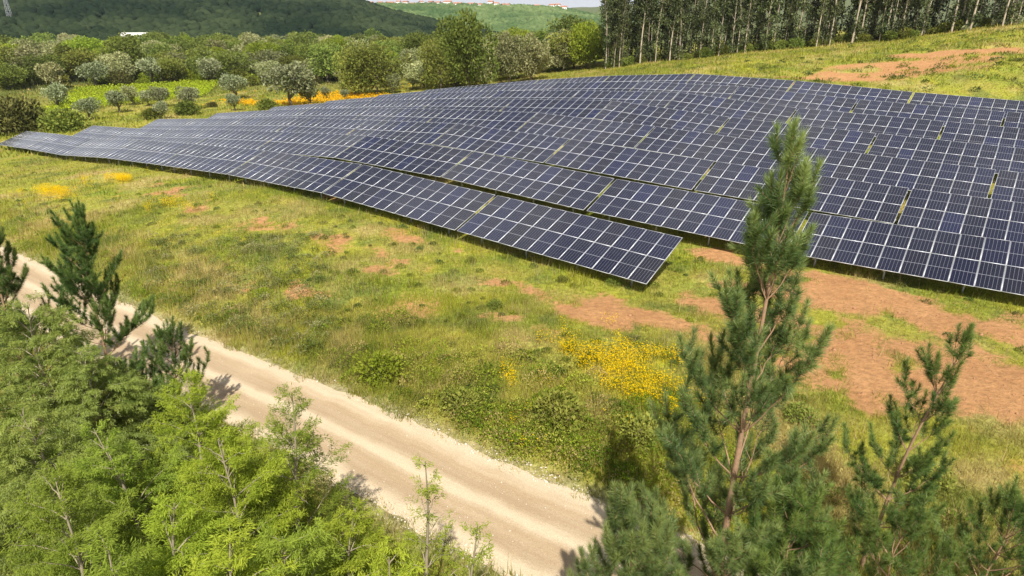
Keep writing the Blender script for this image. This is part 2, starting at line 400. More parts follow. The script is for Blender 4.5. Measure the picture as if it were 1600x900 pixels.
def road_mat():
    m, nt, out = new_mat('gravel_track')
    b = N(nt, 'ShaderNodeBsdfPrincipled'); b.inputs['Roughness'].default_value = 0.95; b.inputs['Specular IOR Level'].default_value = 0.15
    at = N(nt, 'ShaderNodeAttribute', attribute_name='across')       # -1 .. 1 over the width of the track
    tc = N(nt, 'ShaderNodeTexCoord')
    n1 = N(nt, 'ShaderNodeTexNoise'); n1.inputs['Scale'].default_value = 1.1; n1.inputs['Detail'].default_value = 7
    n2 = N(nt, 'ShaderNodeTexNoise'); n2.inputs['Scale'].default_value = 16; n2.inputs['Detail'].default_value = 8; n2.inputs['Roughness'].default_value = 0.75
    n3 = N(nt, 'ShaderNodeTexNoise'); n3.inputs['Scale'].default_value = 60; n3.inputs['Detail'].default_value = 2
    al = N(nt, 'ShaderNodeAttribute', attribute_name='along'); cx = N(nt, 'ShaderNodeCombineXYZ')
    a1 = N(nt, 'ShaderNodeMath', operation='MULTIPLY'); a1.inputs[1].default_value = 0.09; nt.links.new(al.outputs['Fac'], a1.inputs[0])
    a2 = N(nt, 'ShaderNodeMath', operation='MULTIPLY'); a2.inputs[1].default_value = 2.0; nt.links.new(at.outputs['Fac'], a2.inputs[0])
    nt.links.new(a1.outputs[0], cx.inputs[0]); nt.links.new(a2.outputs[0], cx.inputs[1])
    n4 = N(nt, 'ShaderNodeTexNoise'); n4.inputs['Scale'].default_value = 3.0; n4.inputs['Detail'].default_value = 8; n4.inputs['Roughness'].default_value = 0.65
    nt.links.new(cx.outputs[0], n4.inputs['Vector'])
    for n_ in (n1, n2, n3): nt.links.new(tc.outputs['Object'], n_.inputs['Vector'])
    wob = N(nt, 'ShaderNodeMath', operation='MULTIPLY_ADD'); wob.inputs[1].default_value = 0.16; wob.inputs[2].default_value = -0.08
    nt.links.new(n1.outputs['Fac'], wob.inputs[0])
    ad = N(nt, 'ShaderNodeMath', operation='ADD'); nt.links.new(at.outputs['Fac'], ad.inputs[0]); nt.links.new(wob.outputs[0], ad.inputs[1])
    ab = N(nt, 'ShaderNodeMath', operation='ABSOLUTE'); nt.links.new(ad.outputs[0], ab.inputs[0])
    ramp = N(nt, 'ShaderNodeValToRGB'); cr = ramp.color_ramp; cr.interpolation = 'EASE'
    cr.elements[0].position = 0.0; cr.elements[0].color = (1, 1, 1, 1)
    cr.elements[1].position = 1.0; cr.elements[1].color = (0.95, 0.95, 0.95, 1)
    for p, v in ((0.06, 0.9), (0.16, 0.35), (0.24, 0.15), (0.52, 0.12), (0.66, 0.5), (0.8, 0.95)):
        e = cr.elements.new(p); e.color = (v, v, v, 1)
    nt.links.new(ab.outputs[0], ramp.inputs['Fac'])
    ov = N(nt, 'ShaderNodeMath', operation='MULTIPLY_ADD'); ov.inputs[1].default_value = 0.9; ov.inputs[2].default_value = -0.45
    nt.links.new(n2.outputs['Fac'], ov.inputs[0])
    st = N(nt, 'ShaderNodeMath', operation='MULTIPLY_ADD'); st.inputs[1].default_value = 1.3; st.inputs[2].default_value = -0.65
    nt.links.new(n4.outputs['Fac'], st.inputs[0])
    sm = N(nt, 'ShaderNodeMath', operation='ADD'); nt.links.new(st.outputs[0], sm.inputs[0]); nt.links.new(ov.outputs[0], sm.inputs[1])
    f = N(nt, 'ShaderNodeMath', operation='ADD', use_clamp=True); nt.links.new(ramp.outputs['Color'], f.inputs[0]); nt.links.new(sm.outputs[0], f.inputs[1])
    c = mixc(nt, f.outputs[0], (0.39, 0.280, 0.168), (0.58, 0.465, 0.315))
    hs = N(nt, 'ShaderNodeHueSaturation'); nt.links.new(c, hs.inputs['Color'])
    mv = N(nt, 'ShaderNodeMapRange'); mv.inputs['From Min'].default_value = 0.3; mv.inputs['From Max'].default_value = 0.7; mv.inputs['To Min'].default_value = 0.72; mv.inputs['To Max'].default_value = 1.22
    nt.links.new(n3.outputs['Fac'], mv.inputs['Value']); nt.links.new(mv.outputs[0], hs.inputs['Value'])
    nt.links.new(hs.outputs[0], b.inputs['Base Color'])
    bp = N(nt, 'ShaderNodeBump'); bp.inputs['Strength'].default_value = 0.6; bp.inputs['Distance'].default_value = 0.04
    nt.links.new(n2.outputs['Fac'], bp.inputs['Height']); nt.links.new(bp.outputs[0], b.inputs['Normal'])
    nt.links.new(b.outputs[0], out.inputs['Surface'])
    return m

def cell_mat():
    """dark monocrystalline cells behind glass: six columns split by pale gaps and busbars, a pale gap at half height"""
    m, nt, out = new_mat('solar_cells')
    b = N(nt, 'ShaderNodeBsdfPrincipled')
    tc = N(nt, 'ShaderNodeTexCoord'); sp = N(nt, 'ShaderNodeSeparateXYZ'); nt.links.new(tc.outputs['Object'], sp.inputs[0])
    def band(src, period, width, offset=0.0):
        a = N(nt, 'ShaderNodeMath', operation='ADD'); a.inputs[1].default_value = offset; nt.links.new(src, a.inputs[0])
        d = N(nt, 'ShaderNodeMath', operation='DIVIDE'); d.inputs[1].default_value = period; nt.links.new(a.outputs[0], d.inputs[0])
        fr = N(nt, 'ShaderNodeMath', operation='FRACT'); nt.links.new(d.outputs[0], fr.inputs[0])
        s = N(nt, 'ShaderNodeMath', operation='SUBTRACT'); s.inputs[1].default_value = 0.5; nt.links.new(fr.outputs[0], s.inputs[0])
        ab = N(nt, 'ShaderNodeMath', operation='ABSOLUTE'); nt.links.new(s.outputs[0], ab.inputs[0])
        g = N(nt, 'ShaderNodeMath', operation='GREATER_THAN'); g.inputs[1].default_value = 0.5 - width / period / 2; nt.links.new(ab.outputs[0], g.inputs[0])
        return g.outputs[0]
    cw = (MOD_W - 0.07) / 6
    col = band(sp.outputs['X'], cw, 0.010)                    # gaps between the six columns (X is measured from the middle)
    mid = band(sp.outputs['Y'], 4.0, 0.026, 0.0)              # the gap at half height
    row = band(sp.outputs['Y'], (MOD_H - 0.1) / 24, 0.005)
    bus = band(sp.outputs['X'], cw / 5, 0.0022)
    def mx(a, k):
        n = N(nt, 'ShaderNodeMath', operation='MULTIPLY'); n.inputs[1].default_value = k; nt.links.new(a, n.inputs[0]); return n.outputs[0]
    def mxm(a, c):
        n = N(nt, 'ShaderNodeMath', operation='MAXIMUM'); nt.links.new(a, n.inputs[0]); nt.links.new(c, n.inputs[1]); return n.outputs[0]
    fac = mxm(mxm(mx(col, 0.50), mx(mid, 0.62)), mxm(mx(row, 0.07), mx(bus, 0.10)))
    oi = N(nt, 'ShaderNodeObjectInfo')
    rmp = N(nt, 'ShaderNodeValToRGB'); cr = rmp.color_ramp
    cr.elements[0].position = 0.0; cr.elements[0].color = (0.010, 0.010, 0.018, 1)
    cr.elements[1].position = 1.0; cr.elements[1].color = (0.010, 0.013, 0.045, 1)
    for p, c_ in ((0.3, (0.009, 0.010, 0.022, 1)), (0.7, (0.009, 0.010, 0.027, 1)), (0.9, (0.009, 0.011, 0.032, 1))):
        e = cr.elements.new(p); e.color = c_
    nt.links.new(oi.outputs['Random'], rmp.inputs['Fac'])
    c = mixc(nt, fac, (0.02, 0.02, 0.035), (0.42, 0.43, 0.47))
    mixn = c.node; nt.links.new(rmp.outputs['Color'], mixn.inputs['A'])
    nt.links.new(c, b.inputs['Base Color'])
    b.inputs['Roughness'].default_value = 0.10
    b.inputs['IOR'].default_value = 1.45
    b.inputs['Specular IOR Level'].default_value = 0.45
    nt.links.new(b.outputs[0], out.inputs['Surface'])
    return m

M = {}
M['blade'] = blade_mat()
M['ground'] = ground_mat()
M['road'] = road_mat()
M['cells'] = cell_mat()
M['alu'] = plain('anodised_frame', (0.66, 0.67, 0.70), 0.42, 0.35, 0.05)
M['back'] = plain('module_backsheet', (0.5, 0.5, 0.5), 0.6, 0, 0.05)
M['galv'] = plain('galvanised_steel', (0.42, 0.43, 0.44), 0.5, 0.6, 0.15)
M['bark_pine'] = plain('pine_bark', (0.33, 0.20, 0.12), 0.9, 0, 0.45, 18)
M['bark_mim'] = plain('mimosa_bark', (0.30, 0.25, 0.17), 0.85, 0, 0.35, 14)
M['bark_euc'] = plain('eucalyptus_bark', (0.44, 0.36, 0.27), 0.8, 0, 0.45, 1.2)
M['bark_oak'] = plain('oak_bark', (0.13, 0.10, 0.07), 0.95, 0, 0.4, 4)
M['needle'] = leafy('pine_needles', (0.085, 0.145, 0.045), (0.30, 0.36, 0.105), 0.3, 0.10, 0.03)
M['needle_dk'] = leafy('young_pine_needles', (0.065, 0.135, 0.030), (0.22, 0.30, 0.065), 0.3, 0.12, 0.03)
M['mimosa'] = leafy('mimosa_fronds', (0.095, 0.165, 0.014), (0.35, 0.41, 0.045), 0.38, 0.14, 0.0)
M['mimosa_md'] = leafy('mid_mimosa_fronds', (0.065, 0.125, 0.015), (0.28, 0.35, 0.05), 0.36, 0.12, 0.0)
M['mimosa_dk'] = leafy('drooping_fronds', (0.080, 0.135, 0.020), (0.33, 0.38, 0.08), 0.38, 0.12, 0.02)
M['oak'] = leafy('oak_leaves', (0.080, 0.122, 0.020), (0.27, 0.29, 0.065), 0.25, 0.35, 0.0)
M['oak_lt'] = leafy('bright_leaves', (0.17, 0.25, 0.02), (0.36, 0.41, 0.05), 0.35, 0.2, 0.0)
M['oak_gr'] = leafy('grey_leaves', (0.125, 0.150, 0.045), (0.46, 0.45, 0.22), 0.2, 0.3, 0.0)
M['olive'] = leafy('olive_leaves', (0.11, 0.145, 0.05), (0.43, 0.45, 0.26), 0.15, 0.22, 0.0)
M['euc'] = leafy('eucalyptus_leaves', (0.035, 0.050, 0.016), (0.155, 0.180, 0.065), 0.2, 0.3, 0.02)
M['shrub'] = leafy('shrub_leaves', (0.085, 0.13, 0.02), (0.30, 0.31, 0.065), 0.25, 0.3, 0.0)
M['shrub_br'] = leafy('dry_shrub_leaves', (0.06, 0.068, 0.018), (0.20, 0.18, 0.06), 0.2, 0.25, 0.0)
M['vine'] = leafy('vine_leaves', (0.24, 0.34, 0.02), (0.50, 0.58, 0.04), 0.4, 0.15, 0.0)
M['forest'] = leafy('cloud_shaded_forest', (0.011, 0.021, 0.011), (0.040, 0.056, 0.024), 0.0, 0.0, 0.0)  # cloud shadow over the nearer hill is put into this darkened leaf colour
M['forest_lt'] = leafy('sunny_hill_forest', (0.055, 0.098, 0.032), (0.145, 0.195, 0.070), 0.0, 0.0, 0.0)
M['wall'] = plain('white_render', (0.78, 0.75, 0.70), 0.85, 0, 0.06)
M['roof'] = plain('red_roof_tiles', (0.45, 0.20, 0.12), 0.85, 0, 0.2)
M['glass'] = plain('window_glass', (0.05, 0.06, 0.07), 0.15, 0, 0.1)
M['clod'] = plain('earth_clods', (0.36, 0.185, 0.085), 0.95, 0, 0.35, 5)
M['stone'] = plain('pale_stones', (0.62, 0.54, 0.42), 0.95, 0, 0.3, 9)

# ------------------------------------------------------------------ mesh and object helpers
def mesh_np(name, V, F, mats, mat_idx=None, attrs=None, smooth=False):
    """V (n,3), F (m,k) with one k for the whole mesh, or a list of such arrays"""
    Fs = F if isinstance(F, list) else [F]
    me = bpy.data.meshes.new(name)
    V = np.ascontiguousarray(V, dtype=np.float32)
    me.vertices.add(len(V)); me.vertices.foreach_set('co', V.ravel())
    tot = np.concatenate([np.full(len(f), f.shape[1], dtype=np.int32) for f in Fs])
    loops = np.concatenate([np.ascontiguousarray(f, dtype=np.int32).ravel() for f in Fs])
    me.loops.add(len(loops)); me.loops.foreach_set('vertex_index', loops)
    me.polygons.add(len(tot))
    st = np.concatenate([[0], np.cumsum(tot)[:-1]]).astype(np.int32)
    me.polygons.foreach_set('loop_start', st)
    me.polygons.foreach_set('loop_total', tot)
    if mat_idx is not None: me.polygons.foreach_set('material_index', np.asarray(mat_idx, dtype=np.int32))
    if smooth: me.polygons.foreach_set('use_smooth', np.ones(len(tot), dtype=bool))
    me.update(calc_edges=True)
    for k, a in (attrs or {}).items():
        a = np.asarray(a, dtype=np.float32)
        if a.ndim == 1:
            at = me.attributes.new(k, 'FLOAT', 'POINT'); at.data.foreach_set('value', a)
        else:
            at = me.attributes.new(k, 'FLOAT_COLOR', 'POINT')
            at.data.foreach_set('color', np.column_stack([a, np.ones(len(a))]).astype(np.float32).ravel())
    for m in (mats if isinstance(mats, (list, tuple)) else [mats]): me.materials.append(m)
    return me

def link(name, me, parent=None, loc=None, rot=None, scale=None):
    o = bpy.data.objects.new(name, me); COL.objects.link(o)
    if parent is not None: o.parent = parent
    if loc is not None: o.location = loc
    if rot is not None: o.rotation_euler = rot
    if scale is not None: o.scale = scale if hasattr(scale, '__len__') else (scale,) * 3
    return o

def tag(o, label, cat, group=None, kind=None):
    o['label'] = label; o['category'] = cat
    if group: o['group'] = group
    if kind: o['kind'] = kind
    return o

def thing(name, label, cat, loc, rz=0.0, group=None, scale=None):
    return tag(link(name, None, None, loc, (0, 0, rz), scale), label, cat, group)

class MB:
    """collects boxes, tubes and free quads and links them as one mesh"""
    def __init__(s): s.V = []; s.F3 = []; s.F4 = []; s.n = 0; s.M3 = []; s.M4 = []; s.val = []
    def add(s, V, F, mi=0, val=0.5):
        F = np.asarray(F) + s.n; V = np.asarray(V, float)
        s.V.append(V); s.n += len(V); s.val.append(np.broadcast_to(np.asarray(val, float), (len(V),)))
        (s.F4 if F.shape[1] == 4 else s.F3).append(F)
        (s.M4 if F.shape[1] == 4 else s.M3).append(np.full(len(F), mi))
    def box(s, lo, hi, mi=0):
        (a, b, c), (d, e, f) = lo, hi
        s.add([(a, b, c), (d, b, c), (d, e, c), (a, e, c), (a, b, f), (d, b, f), (d, e, f), (a, e, f)],
              [(0, 3, 2, 1), (4, 5, 6, 7), (0, 1, 5, 4), (1, 2, 6, 5), (2, 3, 7, 6), (3, 0, 4, 7)], mi)
    def tube(s, P, rad, k=6, mi=0):
        P = np.asarray(P, float); n = len(P); rad = np.broadcast_to(rad, (n,))
        T = np.gradient(P, axis=0); T /= np.linalg.norm(T, axis=1)[:, None] + 1e-9
        ref = np.array([1.0, 0, 0]) if abs(T[0][0]) < 0.8 else np.array([0, 1.0, 0])
        U = np.cross(T, ref); U /= np.linalg.norm(U, axis=1)[:, None] + 1e-9
        W = np.cross(T, U)
        a = np.linspace(0, 2 * np.pi, k, endpoint=False)
        V = P[:, None] + rad[:, None, None] * (np.cos(a)[None, :, None] * U[:, None] + np.sin(a)[None, :, None] * W[:, None])
        i = np.arange(n - 1)[:, None] * k; j = np.arange(k)[None]
        q = np.stack([i + j, i + (j + 1) % k, i + k + (j + 1) % k, i + k + j], -1).reshape(-1, 4)
        s.add(V.reshape(-1, 3), q, mi)
        s.add(V[-1], [(m, (m + 1) % k, k - 1) for m in range(k - 2)] if k > 3 else [(0, 1, 2)], mi)
    def mesh(s, name, mats, smooth=False):
        Fs = []; mi = []
        if s.F4: Fs.append(np.concatenate(s.F4)); mi.append(np.concatenate(s.M4))
        if s.F3: Fs.append(np.concatenate(s.F3)); mi.append(np.concatenate(s.M3))
        return mesh_np(name, np.concatenate(s.V), Fs, mats, np.concatenate(mi), {'v': np.concatenate(s.val)}, smooth)

def unit(a): return a / (np.linalg.norm(a, axis=-1, keepdims=True) + 1e-9)

def leaf_quads(P, D, L, Wd, up=None, fold=0.0):
    """one pointed leaf (a four-cornered blade) per point P along direction D"""
    n = len(P); D = unit(D)
    r = rng.normal(size=(n, 3)) if up is None else up + 0.35 * rng.normal(size=(n, 3))
    S = unit(np.cross(D, r)); L = np.broadcast_to(L, (n,))[:, None]; Wd = np.broadcast_to(Wd, (n,))[:, None]
    Nn = np.cross(S, D)
    V = np.stack([P, P + D * L * 0.5 + S * Wd * 0.5, P + D * L - Nn * fold * L, P + D * L * 0.5 - S * Wd * 0.5], 1).reshape(-1, 3)
    F = (np.arange(n)[:, None] * 4 + np.arange(4)[None])
    return V, F

# ------------------------------------------------------------------ ground sheet
def axis(fine, lim):
    a = [0.0]; st = fine
    while a[-1] < lim:
        if a[-1] > 60: st = min(st * 1.045, 120)
        a.append(a[-1] + st)
    return np.array(a)
xs_ = axis(0.5, 5200); ys_ = axis(0.5, 5200)
gx = np.concatenate([-xs_[:0:-1], xs_])
gy = np.concatenate([-np.array([600, 200, 80, 40, 20, 10, 5])[0:], ys_])
GX, GY = np.meshgrid(gx, gy)
GZ = terrain(GX, GY)
fx_, fy_ = GX.ravel(), GY.ravel()

def cover_colour(x, y):
    soil, flow, lush, dry = masks(x, y)
    w1 = 0.85 * lush[:, None]; w2 = dry[:, None]
    c = C_MID * (1 - w1) + C_LUSH * w1
    c = c * (1 - 0.65 * w2) + C_DRY * 0.65 * w2
    k1 = sstep(0.54, 0.70, fbm(x / 2.6, y / 2.6, 111, 4))[:, None] * (1 - w2); k2 = sstep(0.55, 0.72, fbm(x / 1.9, y / 1.9, 121, 4))[:, None] * (1 - w2)
    c = c * (1 - 0.8 * k1) + C_LIME * 0.8 * k1
    c = c * (1 - 0.7 * k2) + C_OLIVE * 0.7 * k2
    r = np.hypot(x, y)
    far = sstep(180, 260, r)[:, None]
    c = c * (1 - far) + np.array([0.11, 0.13, 0.035]) * far
    rd, _ = road_dist(x, y)
    edge = (1 - sstep(2.0, 2.9, rd))
    return c, np.maximum(soil, 0), flow, lush, dry, rd, edge

gc, gsoil, gflow, glush, gdry, grd, gedge = cover_colour(fx_, fy_)
gcol = gc * 0.92
gcol = gcol * (1 - gflow[:, None]) + (0.30 * C_FLOW + 0.70 * gc) * gflow[:, None]
gcol = gcol * (1 - 0.6 * gedge[:, None]) + np.array([0.50, 0.40, 0.26]) * 0.6 * gedge[:, None]
nyg, nxg = GX.shape
ii = np.arange(nyg - 1)[:, None] * nxg + np.arange(nxg - 1)[None]
gq = np.stack([ii, ii + 1, ii + nxg + 1, ii + nxg], -1).reshape(-1, 4)
ground = link('ground', mesh_np('ground', np.column_stack([fx_, fy_, GZ.ravel()]), gq, M['ground'], None, {'col': gcol, 'soil': gsoil * (1 - gedge)}, True))
tag(ground, 'rolling meadow of yellow green grass and patches of orange soil rising to wooded hills', 'ground', kind='structure')

# ------------------------------------------------------------------ the gravel track
rl = catmull(np.column_stack([ROAD_C, ROAD_Z]), 60)
tan = unit(np.gradient(rl[:, :2], axis=0)); nor = np.column_stack([-tan[:, 1], tan[:, 0]])
s_len = np.concatenate([[0], np.cumsum(np.linalg.norm(np.diff(rl[:, :2], axis=0), axis=1))])
ac = np.linspace(-1, 1, 21)
jl = 2.0 + 0.5 * (fbm(s_len / .9, s_len * 0 + 3.3, 71, 5) - 0.5); jr = 2.0 + 0.5 * (fbm(s_len / .9, s_len * 0 + 9.1, 72, 5) - 0.5)
wid = np.where(ac[None] > 0, jl[:, None], jr[:, None]) * ac[None]
RX = rl[:, None, 0] + nor[:, None, 0] * wid; RY = rl[:, None, 1] + nor[:, None, 1] * wid
rut = -0.035 * np.exp(-((np.abs(ac) - 0.42) / 0.16) ** 2)
RZ = terrain_raw(RX, RY) + 0.05 + rut[None] - 0.035 * sstep(0.8, 1.0, np.abs(ac))[None]
nr, nc = RX.shape
ri = np.arange(nr - 1)[:, None] * nc + np.arange(nc - 1)[None]
rq = np.stack([ri, ri + 1, ri + nc + 1, ri + nc], -1).reshape(-1, 4)
road = link('road', mesh_np('road', np.column_stack([RX.ravel(), RY.ravel(), RZ.ravel()]), rq, M['road'], None, {'across': np.broadcast_to(ac, (nr, nc)).ravel(), 'along': np.repeat(s_len, nc)}, True))
tag(road, 'pale gravel track with two tan wheel ruts and a lighter middle', 'road', kind='structure')

# loose stones along both edges of the track
ns = 5200
k_ = rng.integers(0, len(rl) - 1, ns)
off = np.where(rng.random(ns) < 0.5, 1, -1) * (1.75 + np.abs(rng.normal(0, 0.28, ns)))
mid_ = rng.random(ns) < 0.15; off[mid_] = rng.uniform(-1.6, 1.6, mid_.sum())
sx = rl[k_, 0] + nor[k_, 0] * off + rng.normal(0, .1, ns); sy = rl[k_, 1] + nor[k_, 1] * off + rng.normal(0, .1, ns)
sz = terrain_raw(sx, sy) + 0.03
octa = np.array([(1, 0, 0), (0, 1, 0), (-1, 0, 0), (0, -1, 0), (0, 0, 1), (0, 0, -1)], float)
of = np.array([(0, 1, 4), (1, 2, 4), (2, 3, 4), (3, 0, 4), (1, 0, 5), (2, 1, 5), (3, 2, 5), (0, 3, 5)])
sr = rng.uniform(0.012, 0.040, ns) * np.where(rng.random(ns) < .08, 2, 1)
SV = octa[None] * sr[:, None, None] * rng.uniform(.6, 1.3, (ns, 6, 1)) * np.array([1, 1, .6]); SV = SV + np.stack([sx, sy, sz], -1)[:, None]
st_ = link('gravel', mesh_np('gravel', SV.reshape(-1, 3), (of[None] + np.arange(ns)[:, None, None] * 6).reshape(-1, 3), M['stone']))
tag(st_, 'loose pale stones strewn along the edges of the gravel track', 'gravel', kind='stuff')

# ------------------------------------------------------------------ grass, flowers and weeds (uncountable ground cover)
def in_view(x, y, z, pad=160):
    c, s = math.cos(PITCH), math.sin(PITCH)
    zz = z - CAM_H
    d = y * c - zz * s; u = y * s + zz * c
    ok = d > 3
    px = 800 + FPX * x / np.maximum(d, 1); py = 450 - FPX * u / np.maximum(d, 1)
    return ok & (px > -pad) & (px < 1600 + pad) & (py < 900 + pad) & (py > -60)

def scatter(x0, x1, y0, y1, dens):
    n = int((x1 - x0) * (y1 - y0) * dens)
    x = rng.uniform(x0, x1, n); y = rng.uniform(y0, y1, n)
    return x, y

# lumps of turned earth on the bare ground
x, y = scatter(5, 45, 12, 45, 7)
so_, _, _, _ = masks(x, y); sel = (rng.random(len(x)) < so_ * 0.9) & in_view(x, y, terrain_raw(x, y)); x, y = x[sel], y[sel]; nk = len(x)
sr = rng.uniform(0.02, 0.07, nk) * np.where(rng.random(nk) < .06, 2.0, 1)
SV = octa[None] * sr[:, None, None] * rng.uniform(.6, 1.4, (nk, 6, 1)) * np.array([1, 1, .55]) + np.stack([x, y, terrain(x, y)], -1)[:, None]
tag(link('earth_clods', mesh_np('earth_clods', SV.reshape(-1, 3), (of[None] + np.arange(nk)[:, None, None] * 6).reshape(-1, 3), M['clod'])),
    'brown earth clods strewn over the bare soil below the tables', 'earth', kind='stuff')

BL = {'V': [], 'C': []}
def blades(x, y, h, w, col, z=None, lean=0.45):
    n = len(x)
    z = terrain(x, y) - 0.02 if z is None else z
    a = rng.uniform(0, 2 * np.pi, n); b = rng.uniform(0, 2 * np.pi, n)
    L = np.abs(rng.normal(0, lean, n)) * h
    base = np.stack([x, y, z], -1); sd = np.stack([np.cos(a), np.sin(a), 0 * a], -1) * (w / 2)[:, None]
    tip = base + np.stack([np.cos(b) * L, np.sin(b) * L, h], -1)
    BL['V'].append(np.stack([base - sd, base + sd, tip], 1).reshape(-1, 3))
    BL['C'].append(np.repeat(col, 3, axis=0))

def grass_zone(x0, x1, y0, y1, dens, h0, w0, rmin, rmax, soilcut=0.55):
    x, y = scatter(x0, x1, y0, y1, dens)
    r = np.hypot(x, y); k = (r > rmin) & (r <= rmax); x, y = x[k], y[k]
    z0 = terrain_raw(x, y); k = in_view(x, y, z0); x, y = x[k], y[k]
    c, soil, flow, lush, dry, rd, edge = cover_colour(x, y)
    n1 = fbm(x / 0.7, y / 0.7, 81, 3)
    keep = (rd > 1.15 + 1.5 * n1) & (rng.random(len(x)) > soil * 1.12) & (rng.random(len(x)) < 0.25 + 1.5 * n1 * (0.6 + 0.5 * lush))
    x, y, c, lush, dry, rd, n1 = (q[keep] for q in (x, y, c, lush, dry, rd, n1))
    verge = (1 - sstep(5, 10, rd)) * sstep(2.3, 3.6, rd)
    tall = sstep(0.55, 0.8, fbm(x / 1.4, y / 1.4, 91, 3))
    h = h0 * rng.uniform(0.5, 1.3, len(x)) * (0.65 + 0.6 * lush + 0.5 * dry + 1.1 * verge + 1.0 * tall)
    col = c * rng.uniform(0.7, 1.4, (len(x), 1)) * np.array([1, 1, 1]) + rng.normal(0, 0.012, (len(x), 3)) * np.array([1, .6, .2])
    straw = rng.random(len(x)) < 0.08 + 0.35 * dry
    col[straw] = C_DRY * rng.uniform(0.7, 1.25, (straw.sum(), 1))
    blades(x, y, h, w0 * rng.uniform(.6, 1.4, len(x)), np.clip(col, 0.01, 1))

grass_zone(-40, 30, 5, 32, 330, 0.25, 0.022, 0, 32)
grass_zone(-62, 48, 12, 60, 95, 0.26, 0.034, 32, 60)
grass_zone(-110, 90, 30, 110, 20, 0.26, 0.075, 60, 110)
grass_zone(-20, 160, 60, 190, 9, 0.38, 0.16, 110, 190)
grass_zone(-170, 0, 90, 260, 3.2, 0.5, 0.25, 110, 260)
# dry seed stalks standing above the grass
x, y = scatter(-50, 40, 8, 58, 16); rd_, sg_ = road_dist(x, y)
sel = (rd_ > 2.4) & in_view(x, y, terrain_raw(x, y)) & (rng.random(len(x)) < 0.10 + 1.2 * sstep(.5, .72, fbm(x / 2.4, y / 2.4, 131, 3)) + .4 * (1 - sstep(4, 9, rd_)))
so_, fl_, _, _ = masks(x, y); sel &= rng.random(len(x)) > so_
x, y = x[sel], y[sel]
blades(x, y, rng.uniform(.35, .8, len(x)), rng.uniform(.014, .03, len(x)), np.clip(np.array([.55, .44, .21]) * rng.uniform(.7, 1.2, (len(x), 1)), 0, 1), None, .25)
gm = mesh_np('meadow_grass', np.concatenate(BL['V']), np.arange(sum(len(v) for v in BL['V'])).reshape(-1, 3), M['blade'], None, {'col': np.concatenate(BL['C'])})
tag(link('meadow_grass', gm), 'tufty green and straw coloured grass covering the slope', 'grass', kind='stuff')

def flowers(name, label, cat, zones, dens, hmin, hmax, size, col):
    Vs = []; Cs = []
    for (x0, x1, y0, y1, cut) in zones:
        x, y = scatter(x0, x1, y0, y1, dens)
        _, flow, _, _ = masks(x, y); k = rng.random(len(x)) < flow * cut; x, y = x[k], y[k]
        z = terrain(x, y) + rng.uniform(hmin, hmax, len(x))
        P = np.stack([x, y, z], -1)
        D = unit(rng.normal(size=P.shape) * np.array([1, 1, .35]))
        V, F = leaf_quads(P, D, size * rng.uniform(.6, 1.5, len(x)), size * rng.uniform(.6, 1.5, len(x)), np.array([0, 0, 1.0]))
        Vs.append(V); Cs.append(np.repeat(col * rng.uniform(.8, 1.15, (len(x), 1)), 4, axis=0))
        B = P.copy(); B[:, 2] -= rng.uniform(hmin, hmax, len(x))
        pass
    V = np.concatenate(Vs); me = mesh_np(name, V, np.arange(len(V)).reshape(-1, 4), M['blade'], None, {'col': np.concatenate(Cs)})
    return tag(link(name, me), label, cat, kind='stuff')
def fl_zone(lst, pad=2.0): return [(cx - a - pad, cx + a + pad, cy - a - pad, cy + a + pad, 1.0) for cx, cy, a, b in lst]
allx = [(min(z[0] for z in q), max(z[1] for z in q), min(z[2] for z in q), max(z[3] for z in q), 1.0) for q in (fl_zone(FLOW), fl_zone(FLOW2[:1]), fl_zone(FLOW2[1:2]), fl_zone(FLOW2[2:]))]
flowers('yellow_flowers', 'carpet of small yellow flowers in the grass', 'flowers', allx, 560, 0.2, 0.7, 0.046, C_FLOW)
flowers('valley_flowers', 'field of orange yellow flowers behind the solar tables', 'flowers', [(min(z[0] for z in fl_zone(YFIELD)), max(z[1] for z in fl_zone(YFIELD)), min(z[2] for z in fl_zone(YFIELD)), max(z[3] for z in fl_zone(YFIELD)), 1.0)], 6, 0.2, 0.7, 0.38, np.array([0.90, 0.50, 0.01]))

# leafy mounds: brambles, rockrose and tall weeds, one uncountable mass along the verge and dotted over the slope
def mound(cx, cy, rad, ht, n, leaf):
    a = rng.uniform(0, 2 * np.pi, n); q = np.sqrt(rng.random(n)); e = rng.random(n)
    x = cx + np.cos(a) * q * rad; y = cy + np.sin(a) * q * rad
    top = ht * np.sqrt(np.clip(1 - q * q, 0, 1)) * (0.65 + 0.7 * vnoise(x * 4, y * 4, 5))
    zz = top * (0.35 + 0.65 * np.sqrt(e))
    P = np.stack([x, y, zz], -1)
    D = np.stack([np.cos(a) * q, np.sin(a) * q, 0.5 + 0 * a], -1) + rng.normal(0, .6, (n, 3))
    return P, D

SCR_V = []; SCR_C = []
def add_mounds(spots, pal):
    for (x, y, rad, ht, n, leaf) in spots:
        P, D = mound(x, y, rad, ht, n, leaf)
        P[:, 2] += terrain(P[:, 0], P[:, 1])
        V, F = leaf_quads(P, D, leaf * rng.uniform(.7, 1.4, n), leaf * .55, np.array([0, 0, 1.0]))
        SCR_V.append(V)
        c = np.array(pal[rng.integers(0, len(pal))]) * rng.uniform(.75, 1.25)
        SCR_C.append(np.repeat(np.clip(c * rng.uniform(.6, 1.45, (n, 1)), 0.005, 1), 4, axis=0))
PAL_BR = [(0.18, 0.26, 0.022), (0.24, 0.31, 0.028), (0.30, 0.34, 0.04), (0.12, 0.19, 0.02), (0.10, 0.16, 0.02), (0.38, 0.37, 0.08), (0.42, 0.33, 0.13)]
PAL_GR = [(0.25, 0.26, 0.10), (0.20, 0.23, 0.07), (0.32, 0.30, 0.14), (0.16, 0.20, 0.05)]
